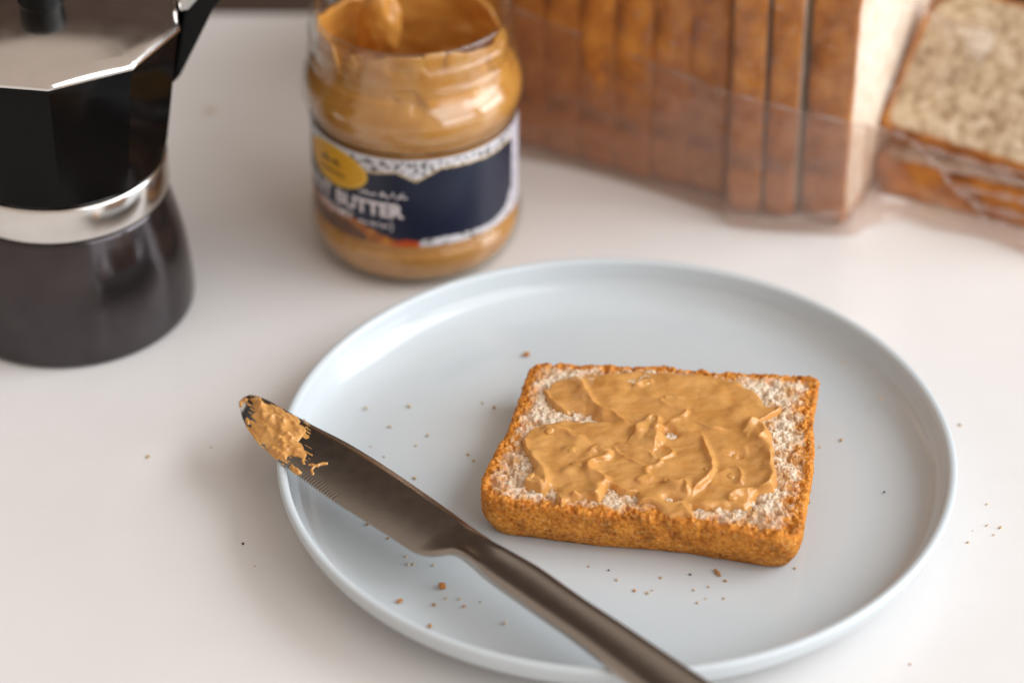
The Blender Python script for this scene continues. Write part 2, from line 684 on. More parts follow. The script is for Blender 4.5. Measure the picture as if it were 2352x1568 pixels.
def build_bread():
    N = 1050
    out = bread_outline(N)
    nxt, prv = np.roll(out, -1, 0), np.roll(out, 1, 0)
    tan = nxt - prv
    tan /= np.linalg.norm(tan, axis=1)[:, None]
    nor = np.stack([tan[:, 1], -tan[:, 0]], -1)
    for _ in range(12):
        nor = (np.roll(nor, 1, 0) + nor * 2 + np.roll(nor, -1, 0)) / 4
    nor /= np.linalg.norm(nor, axis=1)[:, None]
    c = out.mean(0)
    a = np.arange(N) / N * 2 * np.pi
    wob = 0.0006 * np.sin(a * 3 + 1) + 0.0005 * np.sin(a * 7 + 2)
    out = out + nor * wob[:, None]
    bz = PLATE_FLOOR + 0.0002
    rows, crust = [], []
    # bottom rings, centre outwards
    for q in np.linspace(0.0, 1, 10):
        p = c + (out - nor * 0.0042 - c) * max(q, 0.002)
        rows.append(np.c_[p, np.full(N, bz)])
        crust.append(np.full(N, 0.9))
    # side
    NS = 46
    for k in range(NS):
        t = (k + 1) / NS
        ins = 0.0042 * (1 - t) ** 3.0 + 0.0004 * sstep(0.9, 1.0, np.array(t)) - 0.0005 * math.sin(t * 3.1)
        z = bz + (TOPZ - bz) * t
        rows.append(np.c_[out - nor * ins, np.full(N, z)])
        crust.append(np.full(N, 1.0))
    # top
    NT = 120
    radius = 0.045
    for k in range(1, NT + 1):
        rho = k / NT
        rho = rho * 0.62 + 0.38 * rho ** 3
        p = c + (out - nor * 0.0009 - c) * max(1 - rho, 0.002)
        rows.append(np.c_[p, np.full(N, TOPZ)])
        d = rho * radius
        fz = 1.0 + 0.45 * np.clip(-nor[:, 1], 0, 1)
        crust.append(np.interp(d / fz, [0, 0.0007, 0.0022, 0.0080], [1.0, 0.80, 0.40, 0.0]))
    G = np.stack(rows, 1)          # N x rows x 3
    K = np.stack(crust, 1)
    nr = G.shape[1]
    V = G.reshape(-1, 3)
    K = K.reshape(-1)
    # normals from the grid
    du = np.roll(G, -1, 0) - np.roll(G, 1, 0)
    dv = np.gradient(G, axis=1)
    Nn = np.cross(du, dv)
    Nn /= (np.linalg.norm(Nn, axis=2)[..., None] + 1e-12)
    Nn = Nn.reshape(-1, 3)
    top = (np.arange(nr) >= 10 + NS)[None, :].repeat(N, 0).reshape(-1)
    edge = np.exp(-((np.arange(nr) - (10 + NS)) / 7.0) ** 2)[None, :].repeat(N, 0).reshape(-1)
    bot = (np.arange(nr) < 10)[None, :].repeat(N, 0).reshape(-1)
    mm = V * 1000
    warp = np.stack([fbm(mm / 3.0 + 5, 2, 31), fbm(mm / 3.0 + 9, 2, 32), fbm(mm / 3.0, 2, 33)], -1) * 0.8
    q = mm + warp
    big = fbm(mm / 6.0, 3, 11)
    fine = fbm(mm / 0.9, 3, 12)
    web = 1 - np.abs(fbm(q / np.array([2.6, 1.9, 1.9]), 4, 13)) * 2.6           # torn cell walls
    web2 = 1 - np.abs(fbm(q / np.array([1.1, 0.8, 0.8]), 3, 14)) * 2.6
    hole = sstep(0.14, 0.40, fbm(q / 2.9 + 40, 2, 15)) + 0.6 * sstep(0.18, 0.40, fbm(q / 1.2 + 60, 2, 16))
    crumbd = 0.55 * np.clip(web, -0.5, 1) + 0.50 * np.clip(web2, -0.5, 1) - 1.7 * hole + 0.55 * big + 0.12 * fine
    h1, h2 = worley(mm / np.array([2.1, 2.1, 1.5]), 21)
    pit = sstep(0.46, 0.10, h1) * sstep(-0.2, 0.30, vnoise(mm / 4.0, 50))
    grain = fbm(mm / np.array([1.6, 1.6, 1.1]), 4, 17)
    crd = 0.40 * big + 0.22 * grain - 0.60 * pit - 0.18 * sstep(0.05, 0.35, fbm(mm / 0.8, 2, 18))
    kk = np.clip(K, 0, 1)
    d = np.where(top, crumbd * (1 - kk) + kk * (0.5 * crumbd + 0.5 * crd), crd)
    d = d + edge * (1.15 * fbm(mm / 2.8, 4, 61, 0.6) + 0.2)
    d = np.where(bot, 0.0, d)
    V2 = V + Nn * (d / 1000)[:, None]
    V2[:, 2] = np.maximum(V2[:, 2], bz)
    # ragged border between toasted rim and crumb
    K2 = np.where(top, np.clip(K + 0.34 * fbm(mm / 2.0, 3, 71) * (K > 0.002) + 0.30 * fbm(mm / 6, 3, 72) - 0.02, 0, 1),
                  np.clip(0.92 + 0.35 * big, 0.62, 1))
    F = grid_faces(N, nr, True)
    root = empty('bread_slice', (c[0], c[1], PLATE_FLOOR), 'slice of toasted bread spread with crunchy peanut butter on the blue-grey plate', 'bread')
    fk = K2[F].mean(1)
    vrow = (np.arange(len(V2)) % nr)
    istop = (vrow[F] >= 10 + NS + 1).all(1)
    for name, sel in (('crust', ~istop | (fk > 0.70)), ('crumb', istop & (fk <= 0.70))):
        Fs = F[sel]
        used, inv = np.unique(Fs.ravel(), return_inverse=True)
        mesh_obj(name, V2[used], inv.reshape(-1, 4), M['bread'], root, attrs={'crust': K2[used]})
    return root


bread = build_bread()


# ------------------------------------------------------------------ peanut butter on the bread
def zp(x, y, z=None):
    """pixel of the bread close-up (2352 px wide crop) -> top of the bread"""
    X, Y = (1350 + 0.467687 * x) * 0.784, (1000 + 0.467687 * y) * 0.784
    return at(X, Y, TOPZ + 0.0012 if z is None else z)


def build_spread():
    poly = [(505, 300), (560, 262), (690, 205), (850, 190), (1100, 178), (1400, 182), (1600, 195), (1750, 235), (1840, 300), (1930, 390),
            (2015, 385), (2005, 430), (1930, 480), (1880, 505), (1940, 560), (1960, 680), (1982, 830), (1960, 935), (1870, 950), (1835, 1000),
            (1780, 1045), (1700, 1030), (1560, 1040), (1440, 1020), (1460, 1060), (1478, 1105), (1400, 1080), (1300, 1100), (1235, 1050), (1180, 1015), (1105, 1000),
            (1100, 955), (1000, 950), (940, 925), (900, 935), (862, 985), (750, 980), (690, 985), (635, 1030), (605, 950), (545, 925),
            (500, 945), (380, 895), (430, 830), (470, 800), (405, 690), (385, 625), (415, 560), (500, 520), (640, 498), (720, 492),
            (640, 440), (555, 380)]
    poly = [zp(*p)[:2] for p in poly]
    P = np.array(poly)
    lo, hi = P.min(0) - 0.002, P.max(0) + 0.002
    st = 0.00025
    xs, ys = np.arange(lo[0], hi[0], st), np.arange(lo[1], hi[1], st)
    X, Y = np.meshgrid(xs, ys, indexing='ij')
    x, y = X.ravel(), Y.ravel()
    mm = np.c_[x, y, np.zeros_like(x)] * 1000
    wx = 0.0008 * fbm(mm / 5.0, 2, 101) + 0.00012 * fbm(mm / 1.5, 2, 103)
    wy = 0.0008 * fbm(mm / 5.0 + 50, 2, 102) + 0.00012 * fbm(mm / 1.5 + 50, 2, 104)
    px, py = x + wx, y + wy
    ins = poly_inside(px, py, poly)
    d, _, _ = line_dist(px, py, poly + [poly[0]])
    sd = np.where(ins, d, -d)
    # thin at the back, thick in the front half
    zb = [zp(*q)[1] for q in ((1200, 190), (1200, 560), (1200, 980))]
    thick = np.interp(y, [zb[2], zb[1], zb[1] + 0.004, zb[0]], [2.1, 2.2, 1.6, 1.25])
    thick = thick * np.interp(y, [zp(1200, 1130)[1], zp(1200, 1010)[1]], [0.35, 1.0])
    w = np.interp(y, [zb[2], zb[1], zb[0]], [1.4, 1.6, 3.5]) / 1000
    w = w * (1.15 + 1.1 * vnoise(mm / 6.0, 151))
    prof = np.sqrt(np.clip(1 - (1 - np.clip(sd / w, 0, 1)) ** 2, 0, 1))
    t = -0.7 + (thick + 0.7) * prof
    und = fbm(np.c_[px * 120, py * 210, 0 * px], 3, 111)
    t = t + 0.55 * und * prof
    # knife strokes, fanned round the lower left corner of the slice
    ang = np.arctan2(py - zp(1500, 1900)[1], px - zp(1500, 1900)[0])
    rad = np.hypot(py - zp(1500, 1900)[1], px - zp(1500, 1900)[0])
    t = t + 0.13 * fbm(np.c_[rad * 1000, ang * 7, 0 * px], 3, 121) * prof * sstep(-0.2, 0.3, vnoise(mm / 14, 122))
    R = [  # pts, height mm, width mm, fades
        ([(690, 215), (740, 250), (790, 320), (830, 395), (880, 435), (960, 470), (1040, 525), (1110, 565)], 2.3, 1.25, 1),
        ([(700, 230), (760, 300), (775, 400), (760, 470)], 0.8, 1.3, 1),
        ([(1100, 570), (1150, 520), (1200, 490), (1245, 520), (1245, 580), (1230, 640)], 2.9, 1.5, 0),
        ([(1265, 525), (1350, 512), (1450, 515), (1560, 545), (1690, 575)], 1.7, 0.8, 1),
        ([(1262, 352), (1262, 385), (1300, 405), (1360, 425), (1415, 440), (1385, 470), (1320, 488)], 1.3, 0.55, 1),
        ([(1262, 352), (1330, 345), (1400, 360)], 0.9, 0.6, 1),
        ([(385, 630), (420, 715), (480, 770), (525, 830), (540, 905)], 2.0, 1.2, 0),
        ([(420, 560), (520, 515), (640, 500), (760, 500), (900, 520), (1040, 560)], 1.1, 0.9, 1),
        ([(500, 590), (560, 545), (640, 560), (690, 600), (740, 615), (805, 655)], 1.7, 1.2, 1),
        ([(620, 700), (690, 680), (760, 700), (800, 740), (700, 770)], 1.1, 1.4, 1),
        ([(815, 695), (860, 678), (930, 705), (900, 745), (830, 765), (808, 810), (860, 850), (905, 880), (880, 930), (850, 975)], 2.2, 1.1, 0),
        ([(620, 860), (700, 800), (790, 790), (830, 830)], 0.9, 1.2, 1),
        ([(945, 655), (990, 715), (1050, 755), (1130, 785), (1235, 785)], 1.0, 0.5, 1),
        ([(950, 652), (1060, 672), (1180, 710), (1240, 775)], 0.9, 0.5, 1),
        ([(1235, 640), (1320, 690), (1325, 720), (1265, 755), (1250, 785), (1180, 800), (1160, 830), (1200, 870), (1270, 890)], 1.15, 0.6, 1),
        ([(1515, 600), (1550, 680), (1582, 770), (1575, 840), (1505, 910), (1430, 985)], 2.1, 0.8, 1),
        ([(1810, 540), (1850, 515), (1910, 530), (1905, 600), (1880, 640), (1945, 680), (1972, 800), (1962, 900), (1900, 942)], 2.6, 1.35, 0),
        ([(1800, 560), (1800, 640), (1780, 720)], 0.9, 0.9, 1),
        ([(1725, 780), (1755, 850), (1765, 915)], 1.4, 0.6, 1),
        ([(1660, 1005), (1720, 965), (1780, 945), (1850, 950)], 1.7, 1.3, 1),
        ([(1275, 880), (1330, 905), (1390, 885), (1425, 925), (1400, 985)], 2.0, 1.3, 1),
        ([(1370, 1020), (1420, 1055), (1490, 1130)], 0.7, 0.8, 1),
        ([(1230, 1050), (1260, 1090), (1290, 1130)], 0.6, 0.7, 1),
        ([(905, 890), (960, 910), (1050, 945), (1105, 950)], 1.0, 0.8, 1),
        ([(1090, 900), (1150, 860), (1210, 870)], 0.9, 0.8, 1),
        ([(560, 930), (610, 960), (640, 1010)], 1.3, 0.8, 0),
        ([(700, 985), (715, 960), (735, 985)], 1.8, 0.6, 0),
        ([(390, 900), (440, 870), (500, 900)], 1.7, 1.5, 0),
        ([(1880, 500), (1950, 450), (2010, 400)], 1.6, 0.7, 0),
        ([(1080, 290), (1110, 260), (1180, 240), (1195, 270)], 1.2, 0.8, 1),
        ([(520, 310), (560, 370), (640, 430), (680, 470)], 1.3, 0.9, 0),
        ([(1560, 930), (1600, 850), (1690, 800)], 0.8, 1.0, 1),
    ]
    rsum = np.zeros_like(t)
    for pts, h, wd, fade in R:
        L = [zp(*p)[:2] for p in smooth_line(pts, 5)]
        dd, tt, ss = line_dist(px, py, L)
        wd = wd * 1.2
        ww = wd / 1000 * np.where(ss > 0, 0.95, 2.3) * (0.9 + 0.3 * vnoise(mm / 4.0, 131))
        env = (sstep(0, 0.15, tt) * sstep(1, 0.8, tt) * 0.85 + 0.15) if fade else 1.0
        hh = 1.28 * h * env * (0.9 + 0.3 * vnoise(mm / 4.0, 133))
        prf = np.exp(-(dd / ww) ** 1.5)
        rsum = np.maximum(rsum, hh * prf) + 0.2 * np.minimum(rsum, hh * prf)
        t = t - 0.18 * h * np.exp(-(dd / (wd / 1000 * 3)) ** 2) * prof
    t = t + rsum * sstep(-0.0004, 0.0006, sd)
    # gaps that show the crumb
    for (gx, gy, r, dep) in ((1290, 575, 1.5, 3.0), (1320, 590, 1.3, 3.0), (760, 478, 2.2, 4.0), (690, 470, 1.6, 3.0), (850, 500, 1.3, 2.2), (575, 925, 1.2, 2.5), (930, 925, 1.3, 2.4),
                             (1085, 985, 1.3, 2.4), (1300, 985, 1.2, 2.6), (1345, 985, 0.9, 2.0), (1735, 725, 1.2, 1.5), (1480, 1040, 1.0, 2), (760, 940, 2.0, 0.7),
                             (1720, 1000, 1.3, 1.6), (650, 900, 1.2, 0.8), (800, 990, 1.4, 2.0)):
        g = zp(gx, gy)
        dd = np.hypot((px - g[0]) / 1.5, py - g[1]) * 1000
        t = t - dep * np.exp(-(dd / r) ** 2)
    t = t + 0.55 * fbm(np.c_[px * 150, py * 150, 0 * px], 2, 143) * prof
    t = t + 0.05 * fbm(mm / 1.6, 2, 141) * prof
    # curl: the crests lean over a little
    hgt = t.reshape(X.shape)
    k = np.ones(5) / 5
    for ax in (0, 1, 0, 1, 0, 1):
        hgt = hgt * 0.35 + 0.65 * np.apply_along_axis(lambda v: np.convolve(np.pad(v, 1, mode='edge'), [0.25, 0.5, 0.25], 'valid'), ax, hgt)
    gx_, gy_ = np.gradient(hgt / 1000, st)
    lean = np.clip(hgt - 2.4, 0, 4) / 1000 * 0.45
    VX, VY = X - lean * 0.5, Y - lean * 1.0
    VZ = TOPZ + hgt / 1000
    V = np.stack([VX, VY, VZ], -1).reshape(-1, 3)
    F = grid_faces(len(xs), len(ys))
    keep = (hgt.reshape(-1)[F] > -0.62).any(1)
    F = F[keep]
    used, inv = np.unique(F.ravel(), return_inverse=True)
    pb = mesh_obj('peanut_butter', V[used], inv.reshape(-1, 4), M['peanut_butter'], bread)
    # nut pieces stuck in it
    hf = lambda px_, py_: VZ[min(max(int((px_ - lo[0]) / st), 0), len(xs) - 1), min(max(int((py_ - lo[1]) / st), 0), len(ys) - 1)]
    for j, (a, b, r) in enumerate(((1715, 715, 1.5), (440, 875, 1.2), (700, 700, 1.5), (870, 700, 1.0), (1700, 995, 1.3), (1545, 815, 1.1), (1160, 262, 1.4),
                                   (1295, 895, 1.3), (1210, 515, 1.8), (1345, 350, 0.7), (1390, 365, 0.6), (1635, 640, 0.6), (730, 790, 1.9), (1690, 850, 1.5), (560, 575, 1.6), (1985, 410, 0.8))):
        q = zp(a, b)
        V, F = blob(r / 1000, 200 + j, (1.25, 0.9, 0.62))
        th = random.uniform(0, 6.28)
        Rm = np.array([[math.cos(th), -math.sin(th), 0], [math.sin(th), math.cos(th), 0], [0, 0, 1]])
        z = hf(q[0], q[1]) - 0.38 * r / 1000
        mesh_obj('peanut_piece', V @ Rm.T + np.array([q[0], q[1], z]), F, M['peanut_butter'] if j % 2 else M['peanut'], pb)


_ICO = {}


def ico(sub):
    if sub not in _ICO:
        bm = bmesh.new()
        bmesh.ops.create_icosphere(bm, subdivisions=sub, radius=1.0)
        bm.verts.ensure_lookup_table()
        _ICO[sub] = (np.array([v.co[:] for v in bm.verts]), [tuple(v.index for v in f.verts) for f in bm.faces])
        bm.free()
    return _ICO[sub]


def blob(r, seed, sc=(1, 1, 1), sub=3, amp=0.28, freq=1.3):
    V, F = ico(sub)
    n = 1 + amp * fbm(V * freq + seed * 7.7, 3, seed)
    return V * n[:, None] * np.array(sc) * r, F


build_spread()


# ------------------------------------------------------------------ knife
def build_knife():
    zt = 0.0222
    spine = [(549, 912), (556, 904), (572, 901), (592, 906), (625, 921), (665, 944), (720, 974), (800, 1015), (880, 1064), (960, 1118), (1050, 1182), (1120, 1234),
             (1148, 1255), (1238, 1305), (1338, 1375), (1433, 1437), (1513, 1490), (1628, 1566), (1760, 1655), (1850, 1716)]
    edge = [(549, 915), (551, 932), (558, 957), (576, 986), (603, 1018), (641, 1050), (698, 1094), (758, 1138), (830, 1184), (900, 1228), (950, 1260), (980, 1270),
            (1008, 1270), (1036, 1268), (1058, 1277), (1084, 1299), (1124, 1334), (1220, 1402), (1320, 1472), (1410, 1542), (1560, 1662), (1655, 1732)]

    def resamp(pts, n):
        P = np.array([at(*p, zt)[:2] for p in smooth_line(pts, 8)])
        L = np.r_[0, np.cumsum(np.linalg.norm(np.diff(P, axis=0), axis=1))]
        s = np.linspace(0, 1, n) * L[-1]
        return np.stack([np.interp(s, L, P[:, 0]), np.interp(s, L, P[:, 1])], -1)
    tip = at(549, 913, zt)[:2]
    end = at(1752, 1724, zt)[:2]
    ax = (end - tip) / np.linalg.norm(end - tip)
    pe = np.array([-ax[1], ax[0]])
    A, B = resamp(spine, 1500), resamp(edge, 1500)
    Ltot = np.linalg.norm(end - tip)
    su, sw = (A - tip) @ ax, (A - tip) @ pe
    eu, ew = (B - tip) @ ax, (B - tip) @ pe
    oS, oE = np.argsort(su), np.argsort(eu)
    umin = max(su.min(), eu.min())
    n = 620
    u = umin + (min(su.max(), eu.max()) - umin) * (np.linspace(0, 1, n) ** 1.15)
    ws = np.interp(u, su[oS], sw[oS])
    we = np.interp(u, eu[oE], ew[oE])
    # bolster position
    ub = float((np.mean([at(1040, 1268, zt)[:2], at(1125, 1238, zt)[:2]], axis=0) - tip) @ ax)
    h = sstep(ub - 0.012, ub + 0.010, u)               # 0 blade .. 1 handle
    # serration on the cutting edge behind the smeared tip
    u0 = float((at(630, 1045, zt)[:2] - tip) @ ax)
    u1 = float((at(765, 1142, zt)[:2] - tip) @ ax)
    teeth = np.abs(((u / 0.00125) % 1.0) * 2 - 1)
    sgn = np.sign(we.mean() - ws.mean())
    we_t = we + sgn * 0.00085 * (teeth - 0.5) * ((u > u0) & (u < u1))
    m = 26
    w = np.linspace(0, 1, m)
    W = ws[:, None] * (1 - w) + we[:, None] * w + (we_t - we)[:, None] * w ** 14
    tb = 0.0017
    th_b = tb * (1 - 0.62 * np.clip((w - 0.30) / 0.70, 0, 1) ** 2.4) * (1 - 0.35 * sstep(0.10, 0.0, w))
    c = np.abs(w * 2 - 1)
    th_h = 0.0036 * (1 - 0.55 * np.clip((c - 0.80) / 0.20, 0, 1) ** 2) - 0.00035 * np.clip(1 - (c / 0.55) ** 2, 0, 1)
    zb = RIM_Z + 0.0001
    roundtip = sstep(-0.0005, 0.006, u - umin)
    T = th_b[None, :] * (1 - h[:, None]) + th_h[None, :] * h[:, None]
    T = T * (0.55 + 0.45 * roundtip[:, None])
    bot_in = (0.0009 * np.clip((c - 0.8) / 0.2, 0, 1) ** 2)[None, :] * h[:, None]
    Ztop = zb + T
    Zbot = zb + bot_in
    XY = tip + u[:, None, None] * ax + W[..., None] * pe
    top = np.concatenate([XY, Ztop[..., None]], -1)
    bot = np.concatenate([XY, Zbot[..., None]], -1)[:, ::-1]
    ring = np.concatenate([top, bot], 1)               # n x 2m x 3
    nr = ring.shape[1]
    F = []
    idx = np.arange(n * nr).reshape(n, nr)
    a = idx[:-1]
    b = idx[1:]
    F = np.stack([a, np.roll(a, -1, 1), np.roll(b, -1, 1), b], -1)       # n-1 x nr x 4
    kb = int(np.searchsorted(u, ub))
    root = empty('table_knife', (tip[0], tip[1], zb), 'steel table knife smeared with peanut butter at its tip, lying across the plate rim', 'knife')
    V = ring.reshape(-1, 3)
    for name, sl, cap in (('blade', slice(0, kb), 0), ('handle', slice(kb, n - 1), n - 1)):
        Fs = F[sl].reshape(-1, 4).tolist()
        Fs.append(idx[cap].tolist() if cap else idx[0][::-1].tolist())
        flat = np.unique(np.array([i for f in Fs for i in f]))
        rm = {int(v): i for i, v in enumerate(flat)}
        o = mesh_obj(name, V[flat], [[rm[int(i)] for i in f] for f in Fs], M['knife'], root)
        clean(o, 1e-7)
        sharp(o, 40)
    # smear of peanut butter over the tip
    umax = float((at(800, 1075, zt)[:2] - tip) @ ax)
    st = 0.00022
    us = np.arange(umin - 0.0004, umax, st)
    vs = np.linspace(-0.03, 1.03, 92)
    U, Wv = np.meshgrid(us, vs, indexing='ij')
    S_ = np.interp(U, u, ws)
    E_ = np.interp(U, u, we)
    PW = S_ * (1 - Wv) + E_ * Wv
    PX = tip[0] + U * ax[0] + PW * pe[0]
    PY = tip[1] + U * ax[1] + PW * pe[1]
    mm = np.c_[PX.ravel(), PY.ravel(), 0 * PX.ravel()] * 1000

    def sp(x, y):                                       # knife tip close-up crop (1626 px wide)
        return at((690 + 0.17220 * x) * 0.784, (1130 + 0.17220 * y) * 0.784, zt + 0.001)[:2]
    poly = [sp(*p) for p in ((330, 130), (400, 170), (480, 260), (620, 300), (760, 345), (900, 420), (1090, 530), (1170, 640), (1200, 720), (1160, 820), (1060, 900),
                             (1150, 980), (1225, 1080), (1170, 1190), (1050, 1150), (900, 1110), (840, 1180), (700, 1175), (560, 1040), (420, 880),
                             (330, 800), (240, 660), (330, 560), (260, 460), (350, 400), (280, 250), (220, 160))]
    px = PX.ravel() + 0.0006 * fbm(mm / 2.2, 3, 301)
    py = PY.ravel() + 0.0006 * fbm(mm / 2.2 + 30, 3, 302)
    ins = poly_inside(px, py, poly)
    d, _, _ = line_dist(px, py, poly + [poly[0]])
    sd = np.where(ins, d, -d)
    prof = np.sqrt(np.clip(1 - (1 - np.clip(sd / 0.0022, 0, 1)) ** 2, 0, 1))
    along = np.c_[mm @ np.r_[ax, 0], mm @ np.r_[pe, 0], 0 * px]
    t = -0.12 + 0.50 * prof + 0.80 * prof * fbm(along / np.array([6.0, 2.0, 1]), 3, 311) + 0.08 * prof * fbm(mm / 1.2, 2, 312)
    for pts, hh, wd in (([(420, 300), (480, 480), (560, 560), (700, 540), (800, 590), (770, 690), (820, 790), (800, 880)], 2.1, 1.3),
                        ([(560, 720), (660, 800), (760, 900), (820, 990)], 1.5, 1.2), ([(620, 1040), (720, 1100), (820, 1170)], 1.6, 1.3),
                        ([(890, 830), (950, 880)], 1.7, 0.9), ([(840, 1050), (960, 1030), (1100, 1060)], 1.2, 1.1), ([(1010, 1130), (1120, 1210)], 1.3, 0.7),
                        ([(700, 380), (880, 500), (1000, 600), (1080, 740)], 0.9, 1.0), ([(900, 470), (1090, 545)], 1.2, 0.9), ([(340, 180), (450, 330)], 1.2, 1.0)):
        L = [sp(*p) for p in smooth_line(pts, 4)]
        dd, tt, ss = line_dist(px, py, L)
        t = t + hh * 0.7 * np.exp(-(dd * 1000 / wd) ** 2) * (0.8 + 0.4 * vnoise(mm / 1.5, 321)) * sstep(-0.0003, 0.0006, sd)
    streak = sstep(0.02, 0.30, fbm(along / np.array([5.0, 0.55, 1]), 3, 341)) * sstep(-0.0034, -0.0004, sd) * (sd < 0.0003)
    t = np.maximum(t, -0.10 + 0.19 * streak)
    # the thin tail flicked up the blade, spots near the tip and along the teeth
    for pts, hh, wd in (([(1240, 1290), (1330, 1300), (1400, 1300), (1470, 1275), (1545, 1272)], 0.75, 0.42), ([(1330, 1310), (1290, 1370), (1300, 1440)], 0.45, 0.40),
                        ([(70, 190), (90, 260)], 0.9, 0.7), ([(110, 170), (160, 180)], 0.8, 0.6), ([(190, 510), (210, 560)], 0.9, 0.5), ([(950, 1300), (1080, 1400)], 1.3, 0.75),
                        ([(1130, 1180), (1160, 1260)], 0.4, 0.5), ([(180, 620), (300, 760), (420, 900)], 0.5, 0.45)):
        L = [sp(*p) for p in smooth_line(pts, 4)]
        dd, tt, ss = line_dist(px, py, L)
        t = np.maximum(t, -0.25 + (hh + 0.25) * np.exp(-(dd * 1000 / wd) ** 2) * (0.9 + 0.2 * vnoise(mm / 0.8, 331)))
    t = t.reshape(U.shape)
    Wc = np.clip(Wv, 0, 1)
    base = np.zeros_like(U)
    for i in range(len(us)):
        k = min(max(np.searchsorted(u, us[i]), 0), n - 1)
        base[i] = np.interp(Wc[i], w, Ztop[k])
    edge_fall = sstep(1.03, 0.97, Wv) * sstep(-0.03, 0.02, Wv) * sstep(umin - 0.0005, umin + 0.0012, U)
    Z = base + np.where(t > 0, t * edge_fall, t) / 1000
    V = np.stack([PX, PY, Z], -1).reshape(-1, 3)
    F = grid_faces(len(us), len(vs))
    F = F[(t.reshape(-1)[F] > -0.04).any(1)]
    used, inv = np.unique(F.ravel(), return_inverse=True)
    mesh_obj('peanut_butter_smear', V[used], inv.reshape(-1, 4), M['peanut_butter'], root)


build_knife()


# ------------------------------------------------------------------ jar of peanut butter
JX, JY = -0.0693, 0.1545


